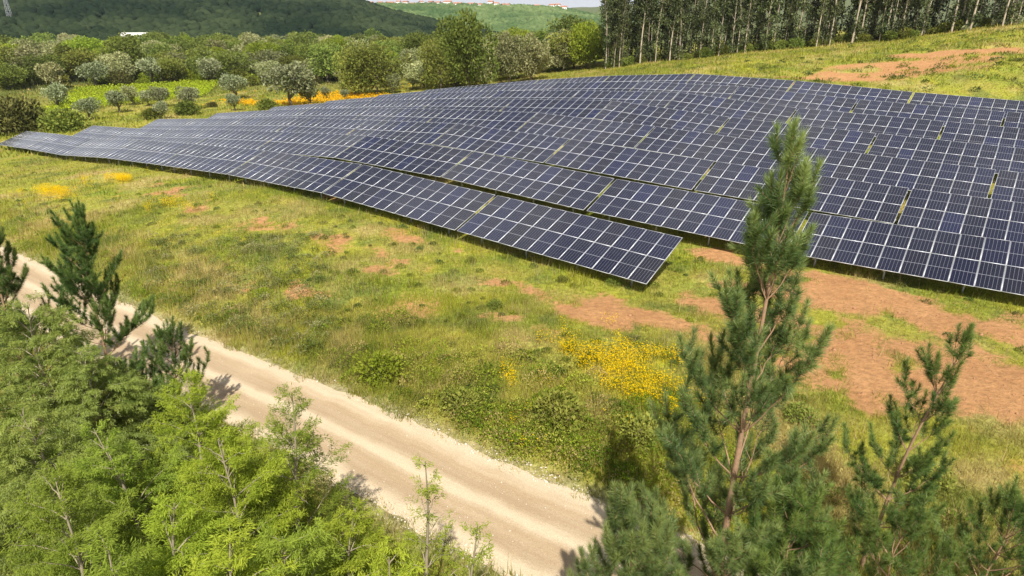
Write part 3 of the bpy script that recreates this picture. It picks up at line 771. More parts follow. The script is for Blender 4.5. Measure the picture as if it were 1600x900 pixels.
PAL_FD = [(0.16, 0.21, 0.03), (0.14, 0.18, 0.03), (0.24, 0.27, 0.03), (0.22, 0.22, 0.07), (0.10, 0.15, 0.045)]
sp1 = []
for i in range(900):            # verge above the track
    t = rng.integers(0, len(rl)); o_ = 2.7 + abs(rng.normal(0, 2.6))
    x = rl[t, 0] + nor[t, 0] * o_; y = rl[t, 1] + nor[t, 1] * o_
    if not in_view(np.array([x]), np.array([y]), np.array([0.0]))[0]: continue
    if blobmask(FLOW, x, y) > 0.5 or blobmask(SOIL, x, y) > 0.3: continue
    pxx = px_of(np.array([x]), np.array([y]))[0]
    dens = 0.85 if 520 < pxx < 1400 else 0.4
    if rng.random() > dens: continue
    s = rng.uniform(.25, .6) * (1.2 if 560 < pxx < 1400 else 1.0)
    sp1.append((x, y, s * 1.15, s * 0.95, int(130 * s / .4), 0.085))
add_mounds(sp1, PAL_BR)
sp2 = []
for i in range(260):            # grey tall weeds beside the track further left
    p = place(rng.uniform(230, 520), rng.uniform(370, 560))
    if road_dist(p[:1], p[1:2])[0][0] < 3.0: continue
    s = rng.uniform(.25, .55); sp2.append((p[0], p[1], s, s * 1.0, int(110 * s / .4), 0.09))
add_mounds(sp2, PAL_GR)
sp3 = []
for i in range(760):            # single leafy weeds over the slope
    p = place(rng.uniform(-20, 1620), rng.uniform(250, 640))
    if road_dist(p[:1], p[1:2])[0][0] < 3.0 or rng.random() < blobmask(SOIL, p[0], p[1]) * 2.0: continue
    s = rng.uniform(.1, .34); sp3.append((p[0], p[1], s, s * .8, int(90 * s / .2) + 12, 0.08))
add_mounds(sp3, PAL_FD)
sp4 = []
for i in range(330):            # tufts on the hill beyond the tables and in the valley field
    p = place(rng.uniform(900, 1620), rng.uniform(45, 150)) if i < 230 else place(rng.uniform(0, 620), rng.uniform(120, 200))
    if np.hypot(p[0], p[1]) < 95: continue
    s = rng.uniform(.3, .8); sp4.append((p[0], p[1], s * 1.4, s * .55, 50, 0.28))
add_mounds(sp4, PAL_FD)
V = np.concatenate(SCR_V)
tag(link('scrub', mesh_np('scrub', V, np.arange(len(V)).reshape(-1, 4), M['blade'], None, {'col': np.concatenate(SCR_C)})),
    'low leafy scrub and weeds along the verge and over the slope', 'scrub', kind='stuff')

# ------------------------------------------------------------------ solar tables
def panel_mesh():
    m = MB(); w, h, t = MOD_W / 2, MOD_H / 2, 0.018
    fr = 0.0175
    m.box((-w, -h, -t), (w, -h + fr, t), 0); m.box((-w, h - fr, -t), (w, h, t), 0)
    m.box((-w, -h + fr, -t), (-w + fr, h - fr, t), 0); m.box((w - fr, -h + fr, -t), (w, h - fr, t), 0)
    x, y = w - fr, h - fr
    m.add([(-x, -y, t - .004), (x, -y, t - .004), (x, y, t - .004), (-x, y, t - .004)], [(0, 1, 2, 3)], 1)
    m.add([(-x, -y, -t + .006), (x, -y, -t + .006), (x, y, -t + .006), (-x, y, -t + .006)], [(3, 2, 1, 0)], 2)
    return m.mesh('solar_panel', [M['alu'], M['cells'], M['back']])
ME_PANEL = panel_mesh()
m_ = MB(); m_.box((-TAB_W / 2 - .02, -.03, -.05), (TAB_W / 2 + .02, .03, .05)); ME_RAIL = m_.mesh('rail', M['galv'])
m_ = MB(); m_.box((-.04, -2.15, -.06), (.04, 2.15, .06)); ME_BEAM = m_.mesh('beam', M['galv'])
m_ = MB(); m_.box((-.05, -.04, -1.6), (.05, .04, 0)); ME_POSTF = m_.mesh('front_post', M['galv'])
m_ = MB(); m_.box((-.05, -.04, -2.9), (.05, .04, 0)); ME_POSTR = m_.mesh('rear_post', M['galv'])

ORD = ['zeroth', 'first', 'second', 'third', 'fourth', 'fifth', 'sixth', 'seventh', 'eighth', 'ninth', 'tenth', 'eleventh', 'twelfth']
ROWN = {'A': 'front row', 'B': 'second row from the meadow', 'C': 'third row from the meadow', 'D': 'fourth row from the meadow',
        'E': 'fifth row from the meadow', 'F': 'sixth row from the meadow', 'G': 'row before the rearmost', 'H': 'rearmost row'}
for r_, lst in NODES.items():
    for i in range(len(lst) - 1):
        k0, *p0 = lst[i]; k1, *p1 = lst[i + 1]
        E_, W_ = Vector(p0), Vector(p1)                       # right-hand and left-hand gap
        xa = (E_ - W_).normalized()
        n2 = Vector((-xa.y, xa.x, 0)).normalized()
        upv = xa.cross(n2).normalized()
        ya = (n2 * math.cos(TILT) + upv * math.sin(TILT)).normalized()
        za = xa.cross(ya).normalized()
        cen = (E_ + W_) / 2 - ya * (TAB_H / 2)
        half = (E_ - W_).length / 2 - 0.11
        stretch = half * 2 / TAB_W
        yaw = math.atan2(xa.y, xa.x)
        gz = tz(cen.x, cen.y)
        left = len(lst) - 1 - i
        if r_ == 'A' and i == 0: lab = 'right-hand end table of the front row, nearest the big pine, corner over bare meadow'
        elif left == 1: lab = 'left-hand end table of the %s' % ROWN[r_]
        else: lab = 'solar table, %s from the left end of the %s' % (ORD[left], ROWN[r_])
        root = thing('solar_table', lab, 'solar table', (cen.x, cen.y, gz), yaw, 'tilted solar tables standing in rows on the slope')
        inv = (Matrix.Translation((cen.x, cen.y, gz)) @ Matrix.Rotation(yaw, 4, 'Z')).inverted()
        Rm = Matrix((xa, ya, za)).transposed().to_4x4()
        base = inv @ Matrix.Translation(cen) @ Rm
        for cidx in range(12):
            for ridx in range(2):
                lx = (cidx - 5.5) * (MOD_W + MOD_GAP) * stretch; ly = (ridx - 0.5) * (MOD_H + 0.012)
                o = link('solar_panel', ME_PANEL, root)
                jit = Matrix.Rotation(random.gauss(0, 0.003), 4, 'X') @ Matrix.Rotation(random.gauss(0, 0.004), 4, 'Y')
                o.matrix_local = base @ Matrix.Translation((lx, ly, 0)) @ jit @ Matrix.Scale(stretch, 4, (1, 0, 0))
        for ly in (-1.75, -0.55, 0.55, 1.75):
            o = link('rail', ME_RAIL, root); o.matrix_local = base @ Matrix.Translation((0, ly, -0.07))
        for lx in (-5.6, -1.9, 1.9, 5.6):
            o = link('beam', ME_BEAM, root); o.matrix_local = base @ Matrix.Translation((lx, 0, -0.18))
            for ly, me, nm in ((-1.35, ME_POSTF, 'front_post'), (1.35, ME_POSTR, 'rear_post')):
                q = base @ Vector((lx, ly, -0.2))
                o = link(nm, me, root, q)

# ------------------------------------------------------------------ foliage builders
def blob_crown(lobes, n, leaf, seed, droop=0.0, inner=0.25):
    """leaf clumps spread through several overlapping lobes; light and dark leaves mixed clump by clump"""
    g = np.random.default_rng(seed); Vs = []; vals = []
    w = np.array([l[3] * l[4] for l in lobes]); w = w / w.sum()
    for (cx, cy, cz, a, b), k in zip(lobes, (w * n).astype(int)):
        u = unit(g.normal(size=(k, 3))); rad = np.where(g.random(k) < inner, g.random(k) ** 0.4, 0.82 + 0.26 * g.random(k))
        rough = 0.80 + 0.42 * vnoise(u[:, 0] * 3.1 + cx * 3 + 7, u[:, 1] * 3.1 + u[:, 2] * 2.3 + cz, seed)
        P = np.array([cx, cy, cz]) + u * (rad * rough)[:, None] * np.array([a, a, b])
        D = u + g.normal(0, .55, (k, 3)) + np.array([0, 0, 0.25 - droop])
        V, F = leaf_quads(P, D, leaf * g.uniform(.6, 1.5, k), leaf * g.uniform(.45, .8, k))
        Vs.append(V); cl = vnoise(P[:, 0] * 1.6 + 31, P[:, 1] * 1.6 + P[:, 2] * 1.9, seed + 3)
        vals.append(np.repeat(np.clip(0.15 + 0.75 * cl + g.normal(0, .16, k), 0, 1), 4))
    V = np.concatenate(Vs)
    return V, np.arange(len(V)).reshape(-1, 4), np.concatenate(vals)

def crown_mesh(name, lobes, n, leaf, mat, seed, droop=0.0, inner=0.25):
    V, F, v = blob_crown(lobes, n, leaf, seed, droop, inner)
    return mesh_np(name, V, F, mat, None, {'v': v})

def limb_mesh(name, paths, mat):
    m = MB()
    for P, rad in paths: m.tube(P, rad, 6)
    return m.mesh(name, mat, True)

def bend(p0, p1, n, sag, g):
    t = np.linspace(0, 1, n)[:, None]; p0 = np.array(p0, float); p1 = np.array(p1, float)
    return p0 + (p1 - p0) * t + np.sin(t * np.pi) * np.array(sag) + g.normal(0, .02, (n, 3)) * np.linalg.norm(p1 - p0) * (t > 0) * (t < 1)

def make_oak(seed, H, Rr, mat, n=4600, leaf=0.52, low=0.10):
    g = np.random.default_rng(seed); lobes = []
    for i in range(g.integers(11, 16)):
        a = g.uniform(0, 6.28); q = Rr * g.uniform(.2, .85); z = H * g.uniform(low + .16, .82)
        k = 1 - 0.55 * abs(z / H - .5)
        s = Rr * g.uniform(.24, .48) * k
        lobes.append((math.cos(a) * q * k, math.sin(a) * q * k, z, s, s * g.uniform(.7, .95)))
    lobes.append((g.normal(0, .12) * Rr, g.normal(0, .12) * Rr, H * .82, Rr * .30, H * .16)); lobes.append((0, 0, H * .45, Rr * .56, H * .26))
    cr = crown_mesh('crown', lobes, n, leaf, mat, seed)
    paths = [(bend((0, 0, -.6), (g.normal(0, .3), g.normal(0, .3), H * .55), 6, (.1, 0, 0), g), np.linspace(.30, .12, 6))]
    for l in lobes[:6]: paths.append((bend((0, 0, H * g.uniform(.12, .35)), (l[0], l[1], l[2]), 5, (0, 0, .2), g), np.linspace(.13, .04, 5)))
    return cr, limb_mesh('trunk', paths, M['bark_oak'])

def make_euc(seed, H):
    g = np.random.default_rng(seed); lobes = []
    lean = g.normal(0, .7, 2); ph = g.uniform(0, 6)
    ax = lambda t: np.array([lean[0] * t * t * 2 + .16 * math.sin(5 * t + ph), lean[1] * t * t * 2 + .16 * math.cos(4 * t + ph), H * t])
    base = g.uniform(.20, .38)
    paths = [(np.array([ax(t) - np.array([0, 0, .5 * (t == 0)]) for t in np.linspace(0, 1, 14)]), np.linspace(g.uniform(.09, .2), .03, 14))]
    for i in range(16):
        t = base + (1 - base) * (i + g.random()) / 16; c = ax(t); a = g.uniform(0, 6.28); q = g.uniform(.3, 1.7) * (1.15 - t * .5)
        s = g.uniform(.4, .95)
        p = c + np.array([math.cos(a) * q, math.sin(a) * q, .4])
        lobes.append((p[0], p[1], p[2], s, s * g.uniform(.9, 1.7)))
        paths.append((bend(ax(t - .05), p, 4, (0, 0, -.1), g), np.linspace(.045, .012, 4)))
    for i in range(6):
        t = g.uniform(.03, base); c = ax(t); a = g.uniform(0, 6.28); s = g.uniform(.25, .6)
        lobes.append((c[0] + .5 * math.cos(a), c[1] + .5 * math.sin(a), c[2], s, s * 1.5))
    return crown_mesh('crown', lobes, 1700, .40, M['euc'], seed, droop=.7, inner=.55), limb_mesh('trunk', paths, M['bark_euc'])

def make_olive(seed, H, Rr, mat):
    g = np.random.default_rng(seed); lobes = []
    for i in range(8):
        a = g.uniform(0, 6.28); q = Rr * g.uniform(.2, .62)
        s = Rr * g.uniform(.3, .5); lobes.append((math.cos(a) * q, math.sin(a) * q, H * g.uniform(.42, .8), s, s * .85))
    lobes.append((0, 0, H * .62, Rr * .55, H * .26))
    paths = [(bend((0, 0, -.3), (.15, .1, H * .5), 5, (.15, 0, 0), g), np.linspace(.22, .1, 5))]
    for l in lobes[:4]: paths.append((bend((0, 0, H * .2), l[:3], 5, (0, 0, -.1), g), np.linspace(.12, .03, 5)))
    return crown_mesh('crown', lobes, 2000, .36, mat, seed), limb_mesh('trunk', paths, M['bark_oak'])

def make_bush(seed, Rr, H, mat, n=900, leaf=.28):
    g = np.random.default_rng(seed); lobes = []
    for i in range(7):
        a = g.uniform(0, 6.28); q = Rr * g.uniform(.2, .62); s = Rr * g.uniform(.3, .5)
        lobes.append((math.cos(a) * q, math.sin(a) * q, H * g.uniform(.25, .62), s, H * g.uniform(.25, .36)))
    lobes.append((0, 0, H * .42, Rr * .6, H * .45))
    paths = [(bend((0, 0, -.2), (l[0], l[1], l[2]), 4, (0, 0, .1), g), np.linspace(.05, .015, 4)) for l in lobes[:5]]
    return crown_mesh('foliage', lobes, n, leaf, mat, seed), limb_mesh('stems', paths, M['bark_oak'])

def plant(name, parts, label, cat, x, y, scale, rz, group=None, z=None, names=('crown', 'trunk'), sz=None):
    z = tz(x, y) if z is None else z
    t = thing(name, label, cat, (x, y, z), rz, group, (scale, scale, scale * (sz or 1)))
    for me, nm in zip(parts, names): link(nm, me, t)
    return t

# ------------------------------------------------------------------ near trees: mimosas between the viewpoint and the track
def make_mimosa(seed, H, Rr, mat, n_br=46, fronds=110, droop=0.35, thin_top=True, leaf=.095):
    g = np.random.default_rng(seed)
    t_ = np.linspace(0, 1, 14)
    lean = g.normal(0, .22, 2)
    tr = np.stack([lean[0] * t_ ** 2 + .06 * np.sin(t_ * 9 + seed), lean[1] * t_ ** 2 + .06 * np.cos(t_ * 8 + seed), H * t_ - .3 * (t_ == 0)], -1)
    wood = MB(); wood.tube(tr, np.linspace(.085, .009, 14), 6)
    Ps = []; Ds = []; vs = []; Ls = []
    for i in range(n_br):
        tier = (i // 4 + .5) / (n_br / 4); t = 0.10 + 0.88 * min(.995, tier + g.normal(0, .012))
        p0 = np.array([np.interp(t, t_, tr[:, k]) for k in range(3)])
        a = i * 2.4 + g.normal(0, .5)
        prof = (1 - t) ** 0.9 * 1.12 + (0.10 if thin_top else .22)
        prof *= min(1.0, .55 + t * 1.8)
        L = Rr * prof * g.uniform(.75, 1.25)
        el = R(30 + 32 * t + g.normal(0, 8))
        d = np.array([math.cos(a) * math.cos(el), math.sin(a) * math.cos(el), math.sin(el)])
        s = np.linspace(0, 1, 7)[:, None]
        br = p0 + d * L * s + np.array([0, 0, -droop * L]) * s ** 2.2 + g.normal(0, .02, (7, 3)) * s
        wood.tube(br, np.linspace(.022, .004, 7) * (1.2 - .6 * t), 4)
        side = unit(np.cross(d, [0, 0, 1.0]))
        if t < .75 and g.random() < .12: continue            # a dead, bare branch
        nsub = max(4, int(9 * L / 1.4))
        for j in range(nsub):
            q = .22 + .78 * (j + g.random()) / nsub
            b0 = np.array([np.interp(q, s[:, 0], br[:, k]) for k in range(3)])
            sg = 1 if j % 2 else -1
            dd = unit(d * .8 + side * sg * g.uniform(.3, 1.0) + np.array([0, 0, g.normal(-.08, .12)]))
            l2 = L * .42 * (1.15 - q * .6) * g.uniform(.6, 1.2) + .12
            m = max(6, int(fronds * (l2 / .6)))
            u = g.random(m)[:, None] ** .8
            P = b0 + dd * l2 * u + np.array([0, 0, -droop * .5 * l2]) * u ** 2 + g.normal(0, .035, (m, 3))
            D = dd * .75 + side * g.choice([-1, 1], m)[:, None] * .7 + g.normal(0, .35, (m, 3)) + np.array([0, 0, -.3 - droop * .6])
            Ps.append(P); Ds.append(D); Ls.append(leaf * g.uniform(.6, 1.3, m))
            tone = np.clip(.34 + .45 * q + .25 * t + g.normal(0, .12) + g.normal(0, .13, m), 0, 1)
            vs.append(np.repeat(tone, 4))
    P = np.concatenate(Ps); V, F = leaf_quads(P, np.concatenate(Ds), np.concatenate(Ls), np.concatenate(Ls) * .17, np.array([0, 0, 1.0]))
    return mesh_np('crown', V, F, mat, None, {'v': np.concatenate(vs)}), wood.mesh('trunk', M['bark_mim'], True)

MIM = [make_mimosa(101, 6.5, 2.6, M['mimosa']), make_mimosa(102, 6.5, 2.9, M['mimosa'], 54, 112, .25), make_mimosa(103, 6.5, 2.3, M['mimosa'], 42, 96, .3),
       make_mimosa(104, 6.5, 3.2, M['mimosa_dk'], 58, 116, .75, False), make_mimosa(105, 6.5, 1.35, M['mimosa'], 30, 56, .2)]
for k_ in (0, 1, 2):
    me_ = MIM[k_][0].copy(); me_.materials[0] = M['mimosa_md']; MIM.append((me_, MIM[k_][1]))
MIMS = [(275, 603, 13.6, 1, 'bright mimosa with a pointed leafy top beside the gravel track'),
        (432, 624, 12.0, 7, 'slender mimosa whose bare leader rises in front of the track'),
        (655, 726, 10.6, 4, 'thin young mimosa with a wispy forked tip over the track'),
        (30, 474, 17.0, 3, 'dark drooping mimosa under the pine on the left edge of the photo'),
        (125, 548, 16.6, 3, 'drooping grey green mimosa in front of the left roadside pine'),
        (45, 640, 12.6, 3, 'heavy mimosa with hanging fronds low on the left edge'),
        (180, 668, 12.0, 5, 'leafy mimosa left of the bright pointed one'),
        (345, 705, 10.6, 1, 'broad mimosa between the pointed one and the slender one'),
        (520, 812, 9.4, 0, 'low mimosa at the edge of the track, right of the slender one'),
        (720, 835, 8.8, 4, 'small mimosa at the bottom edge beside the shadowed track'),
        (60, 770, 9.4, 6, 'mimosa filling the lower left corner'),
        (225, 790, 9.0, 0, 'yellow green mimosa at the bottom, below the bright pointed one'),
        (430, 815, 8.6, 6, 'mimosa at the bottom below the slender one'),
        (610, 845, 8.2, 2, 'mimosa at the bottom left of the thin forked one'),
        (120, 860, 7.4, 7, 'mimosa cut by the bottom edge near the left corner'),
        (330, 870, 7.4, 0, 'mimosa cut by the bottom edge, third from the left corner'),
        (-70, 620, 14.0, 6, 'mimosa half outside the left edge of the photo')]
for i, (px, py, dd, vi, lab) in enumerate(MIMS):
    p = at_dist(px, py, dd); gz = tz(p[0], p[1]); h = p[2] - gz
    s = h / 6.5
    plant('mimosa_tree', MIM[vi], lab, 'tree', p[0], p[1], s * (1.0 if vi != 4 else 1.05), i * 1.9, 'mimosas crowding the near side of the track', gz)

# ------------------------------------------------------------------ near trees: young pines
def make_pine(seed, H, Lmax, lean, mat, needle=.19, per=120, whorl=.62, low=.12, power=.8, nw=.0085, dens=1.0, el0=20, nbr=(3, 6)):
    g = np.random.default_rng(seed); wood = MB()
    t_ = np.linspace(0, 1, 18)
    tr = np.stack([lean[0] * t_ ** 1.3 + .05 * np.sin(t_ * 8 + seed), lean[1] * t_ ** 1.3 + .05 * np.sin(t_ * 7 + 2 * seed), H * t_ - .4 * (t_ == 0)], -1)
    wood.tube(tr, np.linspace(.0085 * H, .012, 18) * (1 + .04 * np.sin(t_ * 40)), 8)
    shoots = []                                               # (path 4 pts, value)
    at = lambda t: np.array([np.interp(t, t_, tr[:, k]) for k in range(3)])
    def shoot(p, d, L, val):
        up = np.array([0, 0, 1.0]); d = unit(unit(d) + up * .45)
        s = np.linspace(0, 1, 4)[:, None]
        path = p + d * L * s + up * L * .28 * s ** 2
        shoots.append((path, val)); wood.tube(path, np.linspace(.009, .004, 4), 4)
    n_w = int(H * (1 - low) / whorl)
    for w in range(n_w):
        t = low + (1 - low) * (w + .25 * g.random()) / n_w
        nb = g.integers(*nbr) if t < .9 else g.integers(2, 4)
        a0 = g.uniform(0, 6.28)
        for b in range(nb):
            if g.random() < .12: continue
            a = a0 + b * 6.28 / nb + g.normal(0, .25)
            L = (Lmax * (1 - t) ** power + .16) * g.uniform(.65, 1.2)
            el = R(el0 + 42 * t + g.normal(0, 7))
            d = np.array([math.cos(a) * math.cos(el), math.sin(a) * math.cos(el), math.sin(el)])
            s = np.linspace(0, 1, 8)[:, None]
            p0 = at(t)
            br = p0 + d * L * s + np.array([0, 0, .34 * L]) * s ** 2.2 + g.normal(0, .018, (8, 3)) * s * L
            wood.tube(br, np.linspace(.008 + .007 * L, .005, 8), 5)
            bd = unit(br[-1] - br[-3]); val = g.uniform(.25, .75)
            if L > .5: shoots.append((br[[5, 6, 7, 7]] , val - .1))
            shoot(br[-1], bd, g.uniform(.26, .42), val + .15)
            side = unit(np.cross(bd, [0, 0, 1.0]))
            m = int(L / .29 * dens + g.random())
            for j in range(m):
                q = .34 + .62 * (j + g.random()) / max(m, 1)
                c = np.array([np.interp(q, s[:, 0], br[:, k]) for k in range(3)])
                dd = d * .55 + side * (1 if j % 2 else -1) * g.uniform(.35, 1.0) + np.array([0, 0, g.uniform(.15, .6)])
                l2 = g.uniform(.18, .42) * (1.15 - .4 * q) * (0.75 + .2 * L)
                s2 = np.linspace(0, 1, 4)[:, None]; dd = unit(dd)
                tw = c + dd * l2 * s2 + np.array([0, 0, .4 * l2]) * s2 ** 2
                wood.tube(tw, np.linspace(.007, .004, 4), 4); shoots.append((tw[[1, 2, 3, 3]], val - .08))
                shoot(tw[-1], tw[-1] - tw[-2] + .1 * g.normal(size=3), g.uniform(.20, .36), val + g.normal(0, .15))
                if g.random() < .2: shoot(tw[2], dd + side * g.normal(0, .6), g.uniform(.16, .3), val + g.normal(0, .12))
    for q in np.arange(.93, 1.0, .02): shoot(at(q), np.array([g.normal(0, .12), g.normal(0, .12), 1]), .32, .6)
    shoot(at(1.0), np.array([0, 0, 1.0]), .30, .7)
    Ps = []; Ds = []; Vv = []; Ln = []
    for path, val in shoots:
        L = np.linalg.norm(path[-1] - path[0]); k = int(per * 1.5 * (L / .38) + 20)
        s = g.random(k) ** .85; P = np.stack([np.interp(s, np.linspace(0, 1, 4), path[:, i]) for i in range(3)], -1)
        ax = unit(path[-1] - path[0]); rad = g.normal(size=(k, 3)); rad = unit(rad - (rad @ ax)[:, None] * ax)
        ang = np.radians(72 - 46 * s ** 1.3 + g.normal(0, 11, k))[:, None]
        Ps.append(P); Ds.append(ax * np.cos(ang) + rad * np.sin(ang) + np.array([0, 0, .12])); Ln.append(needle * g.uniform(.65, 1.1, k))
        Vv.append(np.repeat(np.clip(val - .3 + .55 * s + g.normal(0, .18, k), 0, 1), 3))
    P = np.concatenate(Ps); D = unit(np.concatenate(Ds)); Ln = np.concatenate(Ln)[:, None]
    S = unit(np.cross(D, g.normal(size=D.shape))) * nw / 2
    V = np.stack([P - S, P + S, P + D * Ln], 1).reshape(-1, 3)
    return mesh_np('crown', V, np.arange(len(V)).reshape(-1, 3), mat, None, {'v': np.concatenate(Vv)}), wood.mesh('trunk', M['bark_pine'], True)

PINES = [  # tip px, tip py, distance, base shift (x, y), Lmax, options, label
    (1240, 200, 9.5, (0.0, 0.0), 3.0, dict(seed=7, per=150, whorl=.84, low=.16, power=.92, dens=1.25, el0=24, nbr=(4, 7)), 'tall young pine with a pale trunk standing in front of the solar tables', 'needle'),
    (1512, 512, 13.2, (-0.95, 0.0), 1.5, dict(seed=12, per=130, whorl=.72, low=.2, power=.8, dens=1.3, nbr=(3, 6)), 'leaning young pine with a bare stretch of stem, right of the tall pine', 'needle_dk'),
    (1590, 772, 11.8, (0.1, 0.0), 1.6, dict(seed=15, per=120, whorl=.5, low=.05), 'small pine cut off by the right edge of the photo', 'needle_dk'),
    (985, 770, 8.9, (0.3, -0.2), 1.7, dict(seed=21, per=130, whorl=.5, low=.1, power=.6, dens=1.4), 'bushy low pine overhanging the track at the bottom edge', 'needle'),
    (1255, 770, 8.9, (0.0, -0.2), 1.8, dict(seed=23, per=120, whorl=.55, low=.1, power=.6, dens=1.3), 'dense low pine at the foot of the tall one', 'needle_dk'),
    (1420, 800, 11.4, (0.0, 0.0), 1.6, dict(seed=24, per=110, whorl=.55, low=.1, power=.6, dens=1.2), 'low dark pine below the leaning one', 'needle_dk'),
    (118, 322, 23.0, (-0.7, 0.2), 2.3, dict(seed=31, per=110, whorl=.60, low=.2, nw=.012, dens=1.5, nbr=(4, 6), needle=.18), 'dark pine standing before the bend of the track on the left', 'needle_dk'),
    (-48, 318, 22.0, (0.0, 0.0), 2.0, dict(seed=33, per=110, whorl=.60, low=.1, nw=.012, dens=1.5, nbr=(4, 6), needle=.18), 'pine half hidden at the left edge of the photo', 'needle_dk'),
    (266, 520, 20.4, (-0.3, -0.2), 1.5, dict(seed=35, per=80, whorl=.5, low=.05, nw=.013, power=.6, needle=.17), 'little pine with one thin shoot over the track, beside the left roadside pine', 'needle_dk'),
    (205, 566, 19.5, (0.0, 0.0), 1.6, dict(seed=36, per=80, whorl=.5, low=.05, nw=.013, power=.6, needle=.17), 'squat dark pine against the near edge of the track', 'needle_dk'),
]
for px, py, dd, sh, Lm, opt, lab, mt in PINES:
    tp = at_dist(px, py, dd); bx, by = tp[0] + sh[0], tp[1] + sh[1]; gz = tz(bx, by)
    H = tp[2] - gz - .32
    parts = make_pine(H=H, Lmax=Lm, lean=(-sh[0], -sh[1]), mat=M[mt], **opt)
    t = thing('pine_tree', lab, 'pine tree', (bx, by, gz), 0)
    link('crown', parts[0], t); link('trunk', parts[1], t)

# ------------------------------------------------------------------ bushes on the slope
BU = [make_bush(201, 1.0, 1.2, M['oak_lt'], 1100, .11), make_bush(202, 1.0, 1.0, M['shrub'], 1000, .12), make_bush(203, 1.0, 1.1, M['shrub_br'], 900, .12)]
for px, py, s, vi, lab in ((592, 596, 1.3, 0, 'round bright green bush on the verge above the track'),
                           (735, 410, .45, 1, 'small dark bush on the open slope below the first solar tables'),
                           (460, 300, .55, 2, 'dry grey bush against the edge of the front row of tables'),
                           (880, 440, .5, 1, 'green bush near the right-hand end table, left of its corner'),
                           (775, 478, .55, 1, 'low green bush halfway between the flowers and the tables'),
                           (470, 690, .5, 1, 'weedy bush at the near edge of the track'),
                           (960, 445, .6, 1, 'leafy bush under the lower corner of the right-hand end table'),
                           (410, 470, .6, 0, 'yellow green bush among the grey weeds on the left'),
                           (1010, 690, 1.1, 1, 'dense bramble bush between the flowers and the tall pine'),
                           (870, 665, 1.35, 1, 'bramble bush on the verge below the yellow flowers'),
                           (720, 640, 1.0, 1, 'dark bush on the verge right of the round bright one'),
                           (1440, 760, 1.0, 1, 'low bush behind the leaning pine'),
                           (1250, 660, .8, 1, 'bush in the grass right of the tall pine')):
    p = place(px, py)
    plant('bush', BU[vi], lab, 'bush', p[0], p[1], s, px * .1, None, p[2] - .05, ('foliage', 'stems'))

# ------------------------------------------------------------------ valley: big bushes, olives, oak wood
BIG = [make_bush(301, 3.0, 3.0, M['shrub'], 2600, .36), make_bush(302, 3.0, 3.2, M['shrub_br'], 2800, .34), make_bush(303, 3.0, 2.8, M['oak_lt'], 2400, .36)]
OLV = [make_olive(401, 5, 2.6, M['olive']), make_olive(402, 5, 2.9, M['olive']), make_olive(403, 5, 2.3, M['oak_gr'])]
def base_z(px, py): return place(px, py)
def seat(px, py_base, wpx, rad):
    """stand a crown of half width rad so that its foot is at the pixel's ground point and it spans wpx pixels"""
    p = place(px, py_base); d = p[1] * math.cos(PITCH) - (p[2] - CAM_H) * math.sin(PITCH)
    return p, (wpx / 2 / FPX * d) / rad
for px, py, w, vi, lab in ((20, 208, 105, 1, 'huge dark bush at the left edge behind the end of the front row'),
                           (105, 205, 75, 0, 'green thicket between the huge dark bush and the second row'),
                           (75, 198, 60, 2, 'yellow green bush behind the left end of the front row'),
                           (240, 186, 38, 0, 'low bush against the back of the third row'),
                           (290, 180, 48, 0, 'wide bush between olives and the left end of the fourth row'),
                           (418, 172, 38, 0, 'grey green rounded bush at the left end of the fifth row'),
                           (331, 168, 18, 1, 'small brown bush right of the olives'),
                           (190, 133, 44, 1, 'round brown green bush at the back of the vineyard'),
                           (281, 127, 42, 1, 'second round brown green bush at the back of the vineyard'),
                           (390, 133, 32, 0, 'bush behind the single stemmed olive'), (20, 140, 44, 0, 'bush by the left edge behind the vineyard'), (60, 185, 40, 0, 'bush at the foot of the grey olives')):
    p, s = seat(px, py, w, 3.0)
    plant('large_bush', BIG[vi], lab, 'bush', p[0], p[1], s, px * .3, None, p[2] - .2, ('foliage', 'stems'))
for px, py, w, vi, lab in ((93, 172, 40, 0, 'pale olive in front of the left end of the vineyard'), (141, 187, 34, 1, 'round silvery olive, nearest to the second row'),
                           (187, 176, 34, 0, 'silvery olive right of the round one'), (207, 165, 30, 2, 'darker olive behind the silvery ones'), (232, 166, 24, 0, 'left one of two touching olives by the vineyard'),
                           (254, 167, 32, 1, 'right one of two touching olives by the vineyard'), (255, 186, 26, 0, 'small very pale olive at the left end of the third row'), (300, 172, 36, 1, 'wide olive in the dry grass'),
                           (367, 173, 26, 0, 'small white leaved olive before the orange flowers'), (370, 155, 38, 1, 'single stemmed olive with an open crown'), (332, 131, 38, 0, 'flat topped olive behind the vineyard'),
                           (455, 167, 66, 1, 'large two stemmed olive above the orange flowers'), (484, 165, 38, 2, 'dark olive touching the large two stemmed one'), (510, 154, 18, 0, 'little olive in the orange flowers'),
                           (539, 156, 15, 0, 'smallest olive in the orange flowers'), (85, 139, 40, 2, 'grey tree left of the vineyard'), (150, 136, 38, 1, 'pale tree behind the vineyard'), (240, 131, 38, 0, 'silvery tree between the round brown bushes'),
                           (22, 137, 34, 0, 'pale olive at the far left edge'), (645, 140, 26, 1, 'pale olive behind the left end of the rearmost row'), (615, 146, 30, 2, 'grey tree just left of the rearmost row')):
    p, s = seat(px, py, w, 2.5)
    plant('olive_tree', OLV[vi], lab, 'olive tree', p[0], p[1], s, px * .7, None, p[2])

